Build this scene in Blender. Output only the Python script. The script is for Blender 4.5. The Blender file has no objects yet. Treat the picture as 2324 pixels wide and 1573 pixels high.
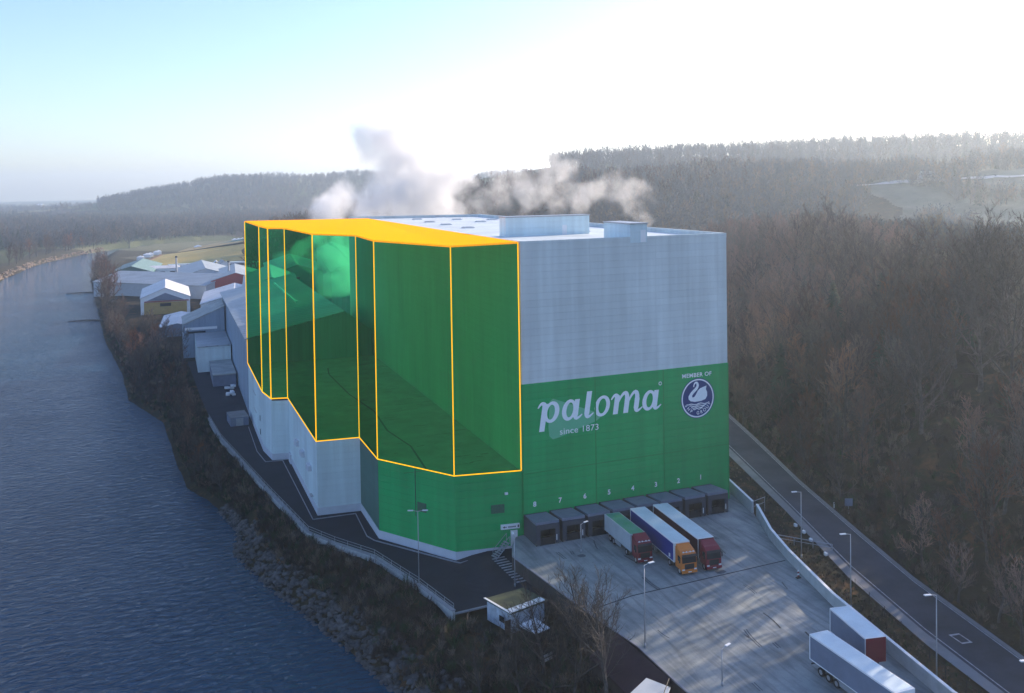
import bpy, math, random, numpy as np
from mathutils import Vector, noise, Matrix
R = math.radians
rnd = random.Random(7)
scene = bpy.context.scene
col = scene.collection

# ------------------------------------------------------------------ camera
CAM = np.array([-53.008, -137.613, 56.675]); YAW, PITCH, ROLL, F, PY = 0.360, 0.023, -0.015, 2083.0, 468.0
def basis():
    c, s = math.cos(YAW), math.sin(YAW)
    fw = np.array([s, c, 0.]); rt = np.array([c, -s, 0.]); up = np.array([0, 0, 1.])
    cp, sp = math.cos(PITCH), math.sin(PITCH)
    f2 = cp*fw-sp*up; u2 = sp*fw+cp*up
    cr, sr = math.cos(ROLL), math.sin(ROLL)
    return f2, cr*rt+sr*u2, -sr*rt+cr*u2
FW, RT, UP = basis()
# the layout was surveyed from the photograph: these turn a sighted direction plus a known plane into metres
def ray(u, v): return FW*F+RT*(u-1162)-UP*(v-PY)
def at(u, v, z):
    d = ray(u, v); return CAM+d*((z-CAM[2])/d[2])
def far(u, v, dist):
    d = ray(u, v); return CAM+d*(dist/F)
def see(p):
    d = np.array(p)-CAM; z = d@FW
    return (1162+F*(d@RT)/z, PY-F*(d@UP)/z, z)
cd = bpy.data.cameras.new('camera'); cam = bpy.data.objects.new('camera', cd); col.objects.link(cam)
cd.sensor_width = 36; cd.lens = F/2324*36; cd.shift_y = -(786.5-PY)/2324; cd.clip_end = 20000; cd.clip_start = 1
m = Matrix(((RT[0], UP[0], -FW[0], CAM[0]), (RT[1], UP[1], -FW[1], CAM[1]), (RT[2], UP[2], -FW[2], CAM[2]), (0, 0, 0, 1)))
cam.matrix_world = m
scene.camera = cam

# ------------------------------------------------------------------ light
SUN_EL, SUN_AZ = R(17.5), R(72.0)          # azimuth from +Y towards +X
w = bpy.data.worlds.new('World'); scene.world = w; w.use_nodes = True
nt = w.node_tree; bg = nt.nodes['Background']
sky = nt.nodes.new('ShaderNodeTexSky'); sky.sky_type = 'NISHITA'; sky.sun_disc = False
sky.sun_elevation = SUN_EL; sky.sun_rotation = SUN_AZ; sky.air_density = 1.0; sky.dust_density = 1.0; sky.ozone_density = 3.2; sky.altitude = 200
mxs = nt.nodes.new('ShaderNodeMix'); mxs.data_type = 'RGBA'; mxs.blend_type = 'MULTIPLY'; mxs.inputs[0].default_value = 1; mxs.inputs[7].default_value = (1.0, .955, 1.06, 1)
nt.links.new(sky.outputs[0], mxs.inputs[6]); nt.links.new(mxs.outputs[2], bg.inputs[0]); bg.inputs[1].default_value = 0.15
sd = bpy.data.lights.new('sun', 'SUN'); sd.energy = 5.0; sd.angle = R(0.5); sd.color = (1.0, 0.82, 0.62)
sun = bpy.data.objects.new('sun', sd); col.objects.link(sun)
sv = Vector((math.sin(SUN_AZ)*math.cos(SUN_EL), math.cos(SUN_AZ)*math.cos(SUN_EL), math.sin(SUN_EL)))
sun.rotation_euler = sv.to_track_quat('Z', 'Y').to_euler(); sun.location = (0, 0, 120)
vs = scene.view_settings; vs.view_transform = 'Standard'; vs.look = 'None'; vs.gamma = 1; vs.exposure = 0.97
scene.cycles.volume_bounces = 4; scene.cycles.max_bounces = 8; scene.cycles.transparent_max_bounces = 12
scene.cycles.diffuse_bounces = 3; scene.cycles.use_denoising = True
scene.cycles.volume_step_rate = .5; scene.cycles.volume_max_steps = 128

# ------------------------------------------------------------------ materials
def newmat(name):
    m = bpy.data.materials.new(name); m.use_nodes = True
    return m, m.node_tree, m.node_tree.nodes['Principled BSDF']
def mat(name, c, rough=.8, var=.15, scale=.5, metallic=0., bump=0., bscale=None, c2=None, detail=6, spec=.3):
    m, t, b = newmat(name); N = t.nodes; L = t.links
    b.inputs['Roughness'].default_value = rough; b.inputs['Metallic'].default_value = metallic
    b.inputs['Specular IOR Level'].default_value = spec
    geo = N.new('ShaderNodeNewGeometry')
    n = N.new('ShaderNodeTexNoise'); n.inputs['Scale'].default_value = scale; n.inputs['Detail'].default_value = detail
    n.inputs['Roughness'].default_value = .65
    L.new(geo.outputs['Position'], n.inputs['Vector'])
    cr = N.new('ShaderNodeValToRGB'); cr.color_ramp.elements[0].position = .32; cr.color_ramp.elements[1].position = .68
    a = c2 or tuple(x*(1-var) for x in c); bb = c if c2 else tuple(min(1, x*(1+var)) for x in c)
    cr.color_ramp.elements[0].color = (*a, 1); cr.color_ramp.elements[1].color = (*bb, 1)
    L.new(n.outputs[0], cr.inputs[0]); L.new(cr.outputs[0], b.inputs['Base Color'])
    if bump:
        n2 = N.new('ShaderNodeTexNoise'); n2.inputs['Scale'].default_value = bscale or scale*4; n2.inputs['Detail'].default_value = 4
        L.new(geo.outputs['Position'], n2.inputs['Vector'])
        bp = N.new('ShaderNodeBump'); bp.inputs['Strength'].default_value = 1; bp.inputs['Distance'].default_value = bump
        L.new(n2.outputs[0], bp.inputs['Height']); L.new(bp.outputs[0], b.inputs['Normal'])
    return m
def panel(name, c, cw=13.2, rh=1.15, dark=.82, rough=.5, var=.05, seam=.03, metallic=0.0):
    # cladding panels: long horizontal boards with joints, laid along the wall
    m, t, b = newmat(name); N = t.nodes; L = t.links
    b.inputs['Roughness'].default_value = rough; b.inputs['Metallic'].default_value = metallic; b.inputs['Specular IOR Level'].default_value = .2
    geo = N.new('ShaderNodeNewGeometry'); sx = N.new('ShaderNodeSeparateXYZ'); L.new(geo.outputs['Position'], sx.inputs[0])
    ad = N.new('ShaderNodeMath'); ad.operation = 'ADD'; L.new(sx.outputs[0], ad.inputs[0]); L.new(sx.outputs[1], ad.inputs[1])
    cb = N.new('ShaderNodeCombineXYZ'); L.new(ad.outputs[0], cb.inputs[0]); L.new(sx.outputs[2], cb.inputs[1])
    br = N.new('ShaderNodeTexBrick'); br.offset = 0; br.squash = 1
    br.inputs['Scale'].default_value = 1; br.inputs['Brick Width'].default_value = cw; br.inputs['Row Height'].default_value = rh
    br.inputs['Mortar Size'].default_value = seam; br.inputs['Mortar Smooth'].default_value = .3; br.inputs['Bias'].default_value = 0
    br.inputs['Color1'].default_value = (*[x*(1-var) for x in c], 1); br.inputs['Color2'].default_value = (*[min(1, x*(1+var)) for x in c], 1)
    br.inputs['Mortar'].default_value = (*[x*dark for x in c], 1)
    L.new(cb.outputs[0], br.inputs['Vector'])
    n = N.new('ShaderNodeTexNoise'); n.inputs['Scale'].default_value = .13; n.inputs['Detail'].default_value = 5
    mp = N.new('ShaderNodeMapping'); mp.inputs['Scale'].default_value = (1, 1, .35); L.new(geo.outputs['Position'], mp.inputs[0]); L.new(mp.outputs[0], n.inputs['Vector'])
    mr = N.new('ShaderNodeMapRange'); mr.inputs[1].default_value = .3; mr.inputs[2].default_value = .7; mr.inputs[3].default_value = .86; mr.inputs[4].default_value = 1.08
    L.new(n.outputs[0], mr.inputs[0])
    n3 = N.new('ShaderNodeTexNoise'); n3.inputs['Scale'].default_value = 1; n3.inputs['Detail'].default_value = 4
    mp3 = N.new('ShaderNodeMapping'); mp3.inputs['Scale'].default_value = (.9, .9, .045); L.new(geo.outputs['Position'], mp3.inputs[0]); L.new(mp3.outputs[0], n3.inputs['Vector'])
    mr3 = N.new('ShaderNodeMapRange'); mr3.inputs[1].default_value = .35; mr3.inputs[2].default_value = .7; mr3.inputs[3].default_value = .9; mr3.inputs[4].default_value = 1.04
    L.new(n3.outputs[0], mr3.inputs[0]); mm = N.new('ShaderNodeMath'); mm.operation = 'MULTIPLY'; L.new(mr.outputs[0], mm.inputs[0]); L.new(mr3.outputs[0], mm.inputs[1])
    mx = N.new('ShaderNodeMix'); mx.data_type = 'RGBA'; mx.blend_type = 'MULTIPLY'; mx.inputs[0].default_value = 1
    L.new(br.outputs[0], mx.inputs[6]); L.new(mm.outputs[0], mx.inputs[7]); L.new(mx.outputs[2], b.inputs['Base Color'])
    bp = N.new('ShaderNodeBump'); bp.inputs['Distance'].default_value = .02; bp.invert = True
    L.new(br.outputs[1], bp.inputs['Height']); L.new(bp.outputs[0], b.inputs['Normal'])
    return m
M = {}
M['grey_clad'] = panel('grey_cladding', (.63, .69, .69), dark=.9, var=.025)
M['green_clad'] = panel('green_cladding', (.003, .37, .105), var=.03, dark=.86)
M['white_clad'] = panel('white_cladding', (.64, .77, .80), var=.02, dark=.94)
M['blue_clad'] = panel('blue_grey_cladding', (.28, .36, .46), cw=1.0, rh=30, dark=.7)
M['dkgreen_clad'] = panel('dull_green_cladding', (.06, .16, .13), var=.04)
M['plinth'] = mat('plinth_concrete', (.52, .56, .62), .85, .06, .8)
M['roof_grey'] = mat('roof_membrane', (.55, .52, .52), .8, .08, .12, bump=.02, bscale=2)
M['roof_dark'] = mat('dark_roof_felt', (.42, .44, .42), .85, .3, .25, c2=(.25, .27, .27))
M['roof_metal'] = panel('grey_metal_roof', (.36, .40, .43), cw=3.4, rh=60, rough=.45, dark=.5, seam=.25)
M['roof_light'] = panel('pale_metal_roof', (.66, .66, .68), cw=2.6, rh=60, dark=.6, var=.06, seam=.12)
M['roof_red'] = mat('red_trim', (.30, .05, .05), .6, .1, 1)
M['white'] = mat('white_paint', (.78, .79, .80), .5, .05, 1)
M['letter'] = mat('letter_paint', (.84, .88, .90), .5, .02, 1)
M['navy'] = mat('navy_paint', (.004, .035, .17), .5, .02, 1)
M['mark'] = mat('pale_green_paint', (.13, .48, .26), .5, .03, 1)
M['dock'] = mat('dock_panel_dark', (.05, .055, .07), .6, .12, .8)
M['dock_top'] = mat('dock_roof', (.17, .19, .25), .6, .12, .8)
M['black'] = mat('black_rubber', (.012, .012, .014), .7, .2, 2)
M['glass'] = mat('dark_glass', (.015, .018, .022), .12, .1, 1, spec=.6)
M['concrete'] = mat('wall_concrete', (.42, .45, .46), .85, .14, .7, bump=.01)
M['steel'] = mat('galvanised_steel', (.36, .38, .41), .45, .08, 2, metallic=.4)
M['lamp_glass'] = mat('lamp_glass', (.7, .72, .75), .3, .03, 2)
M['red'] = mat('red_truck_paint', (.16, .012, .022), .35, .1, 1)
M['redder'] = mat('dark_red_truck_paint', (.20, .014, .03), .35, .1, 1)
M['orange_p'] = mat('orange_truck_paint', (.62, .19, .03), .35, .08, 1)
M['blue_p'] = mat('blue_tarpaulin', (.012, .03, .22), .5, .08, 1)
M['grey_tarp'] = mat('grey_tarpaulin', (.42, .46, .50), .6, .08, .6)
M['dgrey_tarp'] = mat('slate_tarpaulin', (.16, .19, .26), .6, .12, .6)
M['roof_pale'] = mat('trailer_roof', (.60, .70, .74), .4, .12, .25)
M['roof_green'] = mat('trailer_roof_green', (.03, .27, .10), .5, .5, .3, c2=(.12, .27, .25))
M['chassis'] = mat('chassis_black', (.02, .02, .023), .6, .2, 2)
M['chrome'] = mat('rim_metal', (.5, .5, .52), .35, .1, 3, metallic=.7)
M['maroon'] = mat('maroon_tarpaulin', (.09, .012, .018), .6, .1, 1)
M['asphalt'] = mat('asphalt', (.020, .022, .032), .9, .2, .25, bump=.01, bscale=3)
M['road'] = mat('road_asphalt', (.05, .053, .065), .9, .4, .12, bump=.01, bscale=3)
M['shoulder'] = mat('pavement_grey', (.20, .20, .21), .9, .15, .3)
M['kerb'] = mat('kerb_concrete', (.26, .27, .30), .9, .15, .6)
M['paint'] = mat('road_paint', (.45, .46, .50), .8, .25, 1.5, c2=(.20, .20, .22))
def vary(m, amt=.45):
    t = m.node_tree; N = t.nodes; L = t.links; b = N['Principled BSDF']; src = b.inputs['Base Color'].links[0].from_socket
    oi = N.new('ShaderNodeObjectInfo'); hs = N.new('ShaderNodeHueSaturation'); mr = N.new('ShaderNodeMapRange'); mr.inputs[3].default_value = 1-amt; mr.inputs[4].default_value = 1+amt
    m2 = N.new('ShaderNodeMapRange'); m2.inputs[3].default_value = .6; m2.inputs[4].default_value = 1.3
    L.new(oi.outputs['Random'], mr.inputs[0]); L.new(mr.outputs[0], hs.inputs['Value']); mm = N.new('ShaderNodeMath'); mm.operation = 'FRACT'; mk = N.new('ShaderNodeMath'); mk.operation = 'MULTIPLY'; mk.inputs[1].default_value = 17.3
    L.new(oi.outputs['Random'], mk.inputs[0]); L.new(mk.outputs[0], mm.inputs[0]); L.new(mm.outputs[0], m2.inputs[0]); L.new(m2.outputs[0], hs.inputs['Saturation'])
    L.new(src, hs.inputs['Color']); L.new(hs.outputs[0], b.inputs['Base Color']); return m
M['twig_brown'] = mat('brown_twigs', (.26, .13, .08), .9, .4, .06, c2=(.075, .036, .026))
M['twig_grey'] = mat('grey_twigs', (.15, .115, .085), .9, .4, .06, c2=(.05, .04, .03))
M['bark'] = vary(mat('bark', (.10, .085, .075), .9, .3, 1.5, c2=(.035, .03, .028)), .6)
vary(M['twig_brown'], .7); vary(M['twig_grey'], .6)
M['twig_pale'] = mat('pale_twigs', (.26, .19, .12), .9, .4, .2, c2=(.10, .075, .055))
M['twig_ridge'] = mat('haze_tinted_twigs', (.11, .12, .125), .9, .4, .03, c2=(.06, .068, .075))  # distance haze put into the twig colour as blue-grey
M['needle'] = mat('conifer_needles', (.022, .055, .028), .9, .4, .5, c2=(.010, .026, .016))
woodp = None
M['ivy'] = mat('ivy_leaves', (.04, .075, .025), .8, .4, .5, c2=(.015, .03, .012))
M['rock'] = mat('riprap_stone', (.12, .115, .115), .9, .4, .5, c2=(.022, .022, .024))
M['wood'] = mat('driftwood', (.40, .36, .33), .9, .2, 1)
M['ochre'] = mat('ochre_wall', (.42, .29, .10), .85, .12, .5)
M['sand'] = mat('track_red', (.25, .10, .07), .9, .1, .2)
M['pitch'] = mat('winter_pitch_grass', (.46, .33, .10), .95, .18, .03, c2=(.34, .29, .10))
M['pitch2'] = mat('green_pitch_grass', (.06, .18, .12), .95, .15, .03)
M['hutwall'] = mat('weathered_white_wall', (.42, .48, .55), .85, .3, .9)
M['hutroof'] = mat('mossy_roof', (.09, .11, .055), .95, .4, .8, c2=(.05, .055, .045))
M['brown_clad'] = mat('brown_boards', (.05, .035, .03), .9, .3, 1)
M['fieldmat'] = mat('pasture', (.22, .22, .15), .95, .2, .025, c2=(.08, .085, .055))
M['bare_road'] = mat('pale_lane', (.55, .53, .50), .9, .1, .1)

M['yard_side'] = mat('yard_side_dark', (.07, .055, .055), .9, .3, .6, c2=(.035, .035, .03))  # one dark tone for the side faces of the yard slab
# yard concrete : slabs with expansion joints, tyre marks and stains
def yard_mat():
    m, t, b = newmat('yard_concrete'); N = t.nodes; L = t.links
    b.inputs['Roughness'].default_value = .8
    geo = N.new('ShaderNodeNewGeometry')
    n = N.new('ShaderNodeTexNoise'); n.inputs['Scale'].default_value = .16; n.inputs['Detail'].default_value = 8; n.inputs['Roughness'].default_value = .7
    L.new(geo.outputs['Position'], n.inputs['Vector'])
    cr = N.new('ShaderNodeValToRGB'); e = cr.color_ramp.elements; e[0].position = .33; e[1].position = .66
    e[0].color = (.17, .195, .20, 1); e[1].color = (.33, .355, .355, 1); L.new(n.outputs[0], cr.inputs[0])
    mp = N.new('ShaderNodeMapping'); mp.inputs['Rotation'].default_value = (0, 0, R(7)); mp.inputs['Scale'].default_value = (1.1, .11, 1)
    L.new(geo.outputs['Position'], mp.inputs[0])
    n2 = N.new('ShaderNodeTexNoise'); n2.inputs['Scale'].default_value = 1.0; n2.inputs['Detail'].default_value = 5; n2.inputs['Distortion'].default_value = .8
    L.new(mp.outputs[0], n2.inputs['Vector'])
    c2 = N.new('ShaderNodeValToRGB'); e = c2.color_ramp.elements; e[0].position = .36; e[0].color = (.62, .62, .64, 1); e[1].position = .55; e[1].color = (1, 1, 1, 1)
    L.new(n2.outputs[0], c2.inputs[0])
    mx = N.new('ShaderNodeMix'); mx.data_type = 'RGBA'; mx.blend_type = 'MULTIPLY'; mx.inputs[0].default_value = .8
    L.new(cr.outputs[0], mx.inputs[6]); L.new(c2.outputs[0], mx.inputs[7]); L.new(mx.outputs[2], b.inputs['Base Color'])
    return m
M['yard'] = yard_mat()

def ground_mat():
    m, t, b = newmat('ground_soil_and_grass'); N = t.nodes; L = t.links
    b.inputs['Roughness'].default_value = .95; b.inputs['Specular IOR Level'].default_value = .1
    geo = N.new('ShaderNodeNewGeometry')
    def ns(s, d=8, r=.65):
        n = N.new('ShaderNodeTexNoise'); n.inputs['Scale'].default_value = s; n.inputs['Detail'].default_value = d; n.inputs['Roughness'].default_value = r
        L.new(geo.outputs['Position'], n.inputs['Vector']); return n
    cr = N.new('ShaderNodeValToRGB'); e = cr.color_ramp.elements
    e[0].position = .3; e[0].color = (.018, .014, .011, 1); e[1].position = .7; e[1].color = (.15, .075, .035, 1)
    q = e.new(.55); q.color = (.042, .035, .018, 1)
    L.new(ns(.22).outputs[0], cr.inputs[0])
    # far farmland patches on the plain
    vo = N.new('ShaderNodeTexVoronoi'); vo.inputs['Scale'].default_value = .006; L.new(geo.outputs['Position'], vo.inputs['Vector'])
    c2 = N.new('ShaderNodeValToRGB'); e = c2.color_ramp.elements
    e[0].position = .2; e[0].color = (.07, .06, .045, 1); e[1].position = .8; e[1].color = (.20, .19, .12, 1)
    q = e.new(.5); q.color = (.10, .12, .05, 1)
    sp = N.new('ShaderNodeSeparateColor'); L.new(vo.outputs['Color'], sp.inputs[0]); L.new(sp.outputs[0], c2.inputs[0])
    sx = N.new('ShaderNodeSeparateXYZ'); L.new(geo.outputs['Position'], sx.inputs[0])
    mr = N.new('ShaderNodeMapRange'); mr.inputs[1].default_value = 600; mr.inputs[2].default_value = 900; L.new(sx.outputs[1], mr.inputs[0])
    mx = N.new('ShaderNodeMix'); mx.data_type = 'RGBA'; L.new(mr.outputs[0], mx.inputs[0]); L.new(cr.outputs[0], mx.inputs[6]); L.new(c2.outputs[0], mx.inputs[7])
    L.new(mx.outputs[2], b.inputs['Base Color'])
    bp = N.new('ShaderNodeBump'); bp.inputs['Distance'].default_value = .3; L.new(ns(1.2, 5).outputs[0], bp.inputs['Height']); L.new(bp.outputs[0], b.inputs['Normal'])
    return m
M['ground'] = ground_mat()

def water_mat():
    m, t, b = newmat('river_water'); N = t.nodes; L = t.links
    b.inputs['Base Color'].default_value = (.001, .042, .09, 1); b.inputs['Roughness'].default_value = .04; b.inputs['IOR'].default_value = 1.33
    geo = N.new('ShaderNodeNewGeometry')
    mp = N.new('ShaderNodeMapping'); mp.inputs['Rotation'].default_value = (0, 0, R(-12)); mp.inputs['Scale'].default_value = (.5, 1.0, 1)
    L.new(geo.outputs['Position'], mp.inputs[0])
    n = N.new('ShaderNodeTexNoise'); n.inputs['Scale'].default_value = .9; n.inputs['Detail'].default_value = 5; n.inputs['Roughness'].default_value = .55; n.inputs['Distortion'].default_value = .6
    L.new(mp.outputs[0], n.inputs['Vector'])
    n2 = N.new('ShaderNodeTexNoise'); n2.inputs['Scale'].default_value = .035; n2.inputs['Detail'].default_value = 3; L.new(geo.outputs['Position'], n2.inputs['Vector'])
    mr = N.new('ShaderNodeMapRange'); mr.inputs[1].default_value = .35; mr.inputs[2].default_value = .65; mr.inputs[3].default_value = .7; mr.inputs[4].default_value = 1
    L.new(n2.outputs[0], mr.inputs[0])
    bp = N.new('ShaderNodeBump'); bp.inputs['Distance'].default_value = .8
    L.new(mr.outputs[0], bp.inputs['Strength']); L.new(n.outputs[0], bp.inputs['Height']); L.new(bp.outputs[0], b.inputs['Normal'])
    return m
M['water'] = water_mat()

def overlay_glass(name, tint, dif, fac):
    m = bpy.data.materials.new(name); m.use_nodes = True; t = m.node_tree; t.nodes.clear(); N = t.nodes; L = t.links
    o = N.new('ShaderNodeOutputMaterial'); a = N.new('ShaderNodeBsdfTransparent'); a.inputs[0].default_value = (*tint, 1)
    d = N.new('ShaderNodeBsdfDiffuse'); d.inputs[0].default_value = (*dif, 1)
    mx = N.new('ShaderNodeMixShader'); mx.inputs[0].default_value = fac
    L.new(a.outputs[0], mx.inputs[1]); L.new(d.outputs[0], mx.inputs[2]); L.new(mx.outputs[0], o.inputs[0])
    return m
M['tint'] = overlay_glass('green_tinted_glazing', (.09, .80, .33), (.02, .46, .14), .26)
M['tint_dark'] = overlay_glass('shaded_green_tinted_glazing', (.035, .48, .16), (.01, .26, .07), .2)  # darker copy of the glazing, facet shading put into its colour
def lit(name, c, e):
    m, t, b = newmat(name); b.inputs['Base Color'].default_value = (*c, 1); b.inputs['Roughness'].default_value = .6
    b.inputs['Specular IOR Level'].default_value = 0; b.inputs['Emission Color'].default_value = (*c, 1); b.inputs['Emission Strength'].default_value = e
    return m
M['amber'] = lit('amber_line_added_glow', (.97, .44, .004), .72)  # emission added so the outlines stay bright in the tower's shade
M['amber_top'] = lit('amber_top_added_glow', (.93, .33, .003), .38)  # top panel is no lamp, its glow is added too

# ------------------------------------------------------------------ mesh helpers
class MB:
    def __init__(s): s.v = []; s.f = []; s.m = []
    def add(s, vs, fs, mi=0):
        o = len(s.v); s.v += [tuple(map(float, p)) for p in vs]; s.f += [tuple(i+o for i in f) for f in fs]; s.m += [mi]*len(fs); return s
    def prism(s, poly, z0, z1, mi=0, top=None):
        # poly: list of (x, y); z0/z1: numbers or per-corner lists
        n = len(poly); a = z0 if hasattr(z0, '__len__') else [z0]*n; b = z1 if hasattr(z1, '__len__') else [z1]*n
        vs = [(p[0], p[1], a[i]) for i, p in enumerate(poly)]+[(p[0], p[1], b[i]) for i, p in enumerate(poly)]
        ar = sum(poly[i][0]*poly[(i+1) % n][1]-poly[(i+1) % n][0]*poly[i][1] for i in range(n))
        fs = [(i, (i+1) % n, n+(i+1) % n, n+i) for i in range(n)]; tp = tuple(range(n, 2*n)); bt = tuple(range(n-1, -1, -1))
        if ar < 0: fs = [f[::-1] for f in fs]; tp = tp[::-1]; bt = bt[::-1]
        s.add(vs, fs, mi); o = len(s.v)-2*n
        s.f += [tuple(i+o for i in tp), tuple(i+o for i in bt)]; s.m += [mi if top is None else top, mi]; return s
    def box(s, c, size, rz=0, mi=0):
        cx, cy, cz = c; a, b, h = size[0]/2, size[1]/2, size[2]/2; co, si = math.cos(rz), math.sin(rz)
        p = [(cx+x*co-y*si, cy+x*si+y*co) for x, y in ((-a, -b), (a, -b), (a, b), (-a, b))]
        return s.prism(p, cz-h, cz+h, mi)
    def tube(s, p, q, r0, r1=None, n=8, mi=0, caps=True):
        r1 = r0 if r1 is None else r1; p = Vector(p); q = Vector(q); d = (q-p).normalized()
        a = d.orthogonal().normalized(); b = d.cross(a)
        vs = [p+(a*math.cos(2*math.pi*k/n)+b*math.sin(2*math.pi*k/n))*r0 for k in range(n)]+[q+(a*math.cos(2*math.pi*k/n)+b*math.sin(2*math.pi*k/n))*r1 for k in range(n)]
        fs = [(k, (k+1) % n, n+(k+1) % n, n+k) for k in range(n)]
        if caps: fs += [tuple(range(n-1, -1, -1)), tuple(range(n, 2*n))]
        return s.add(vs, fs, mi)
    def poly(s, pts, mi=0): return s.add(pts, [tuple(range(len(pts)))], mi)
    def build(s, name, mats, parent=None, bevel=0, smooth=False):
        me = bpy.data.meshes.new(name); me.from_pydata(s.v, [], s.f)
        for x in (mats if isinstance(mats, list) else [mats]): me.materials.append(x)
        me.polygons.foreach_set('material_index', s.m)
        if smooth: me.polygons.foreach_set('use_smooth', [True]*len(me.polygons))
        me.update(); o = bpy.data.objects.new(name, me); col.objects.link(o)
        if parent: o.parent = parent; o.matrix_parent_inverse = Matrix.Translation(parent.location).inverted() if not parent.rotation_euler.z else parent.matrix_basis.inverted()
        if bevel:
            b = o.modifiers.new('bevel', 'BEVEL'); b.width = bevel; b.segments = 2; b.limit_method = 'ANGLE'
        return o
def raw(name, V, Fc, mats, mi=None, parent=None):
    # V (n,3) array, Fc (k,3) or (k,4) int array
    me = bpy.data.meshes.new(name); V = np.asarray(V, dtype=np.float32); Fc = np.asarray(Fc, dtype=np.int32)
    me.vertices.add(len(V)); me.vertices.foreach_set('co', V.ravel())
    k = Fc.shape[1]; me.loops.add(Fc.size); me.loops.foreach_set('vertex_index', Fc.ravel())
    me.polygons.add(len(Fc)); me.polygons.foreach_set('loop_start', np.arange(0, Fc.size, k, dtype=np.int32))
    for x in (mats if isinstance(mats, list) else [mats]): me.materials.append(x)
    if mi is not None: me.polygons.foreach_set('material_index', np.asarray(mi, dtype=np.int32))
    me.update(calc_edges=True); me.validate()
    o = bpy.data.objects.new(name, me); col.objects.link(o)
    if parent: o.parent = parent
    return o
def tag(o, label=None, cat=None, group=None, kind=None):
    if label: o['label'] = label
    if cat: o['category'] = cat
    if group: o['group'] = group
    if kind: o['kind'] = kind
    return o
def thing(name, label, cat, loc=(0, 0, 0), rz=0, group=None):
    o = bpy.data.objects.new(name, None); col.objects.link(o); o.location = loc; o.rotation_euler.z = rz; o.empty_display_size = .5
    return tag(o, label, cat, group)
def kid(mb, name, mats, root, **k):
    # geometry given in the thing's own coordinates
    o = mb.build(name, mats, None, **k); o.parent = root; return o
def sm(x, a, b):
    t = min(1, max(0, (x-a)/(b-a))); return t*t*(3-2*t)
def lerp_line(pts, y):
    # pts sorted by y: list of (x, y) -> x at y
    if y <= pts[0][1]: a, b = pts[0], pts[1]
    elif y >= pts[-1][1]: a, b = pts[-2], pts[-1]
    else:
        for i in range(len(pts)-1):
            if pts[i][1] <= y <= pts[i+1][1]: a, b = pts[i], pts[i+1]; break
    return a[0]+(b[0]-a[0])*(y-a[1])/(b[1]-a[1])

# ------------------------------------------------------------------ terrain
WATER = [(-2, -90), (-14, -60), (-26.8, -23.5), (-31.7, -6.3), (-35.2, 4.7), (-38.2, 13.5), (-42.6, 30), (-41.5, 43), (-45.6, 61.4), (-50.0, 72), (-52.1, 93.9), (-55.0, 134.6), (-65.4, 168.5), (-69.2, 213.9), (-78.4, 288.3), (-94.4, 466), (-105.2, 586.1), (-112, 759.3), (-108, 900), (-60, 1010), (60, 1120)]
FARB = [(-112, -90), (-135, 100), (-160, 350), (-171, 560), (-171.7, 647), (-164.7, 774), (-146, 863), (-118, 960), (-60, 1050), (60, 1160)]
EDGE = [(5, -90), (-8, -50), (-15.5, -24), (-16.8, -16), (-19.1, -5.9), (-23, 7.1), (-28, 15.1), (-31.4, 21.7), (-36, 49.9), (-42.2, 90.6), (-45, 130), (-48, 200), (-60, 260), (-70, 300), (-85, 466), (-95, 600), (-103, 759), (-98, 900), (-50, 1000), (70, 1110)]
ROADN = [(27.5, -110), (30.5, -64), (32.5, -51.8), (37.1, -32.6), (45.8, -6.6), (55.3, 24.5), (64, 54), (84, 120), (104, 185), (118, 230)]
ROADF = [(36, -110), (39.6, -62), (45.1, -36.6), (49.8, -20.9), (57.7, 4.6), (67.2, 31.6), (76, 58), (96, 122), (116, 187), (130, 232)]
RIDGE = [far(1180, 405, 1000), far(1280, 362, 940), far(1500, 352, 900), far(1740, 346, 860), far(1930, 342, 850), far(2130, 352, 850), far(2324, 350, 820), far(2700, 350, 820)]
RTOP = [p[2]-k for p, k in zip(RIDGE, (22, 24, 23, 22, 21, 11, 7, 7))]
RIDGE2 = [far(1230, 400, 1500), far(1400, 362, 1400), far(1800, 352, 1400), far(2150, 335, 1300), far(2600, 340, 1300)]
R2TOP = [60, 92, 98, 104, 100]
HILLW = [far(250, 438, 2500), far(370, 434, 2500), far(430, 420, 2500), far(500, 400, 2500), far(560, 388, 2450), far(620, 386, 2450), far(690, 394, 2500), far(760, 386, 2600), far(835, 380, 2600), far(1000, 385, 2600), far(1200, 392, 2600)]
HTOP = [max(0, p[2]-20) for p in HILLW]; HTOP[0] = 0; HTOP[1] = 4
def ridge_h(x, y, pts, tops, width, side=1.0):
    best = 0
    for i in range(len(pts)-1):
        ax, ay = pts[i][0], pts[i][1]; bx, by = pts[i+1][0], pts[i+1][1]
        dx, dy = bx-ax, by-ay; t = max(0, min(1, ((x-ax)*dx+(y-ay)*dy)/(dx*dx+dy*dy)))
        d = math.hypot(x-ax-t*dx, y-ay-t*dy); h = (tops[i]+(tops[i+1]-tops[i])*t)*math.exp(-(d/width)**2)
        if h > best: best = h
    return best
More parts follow.
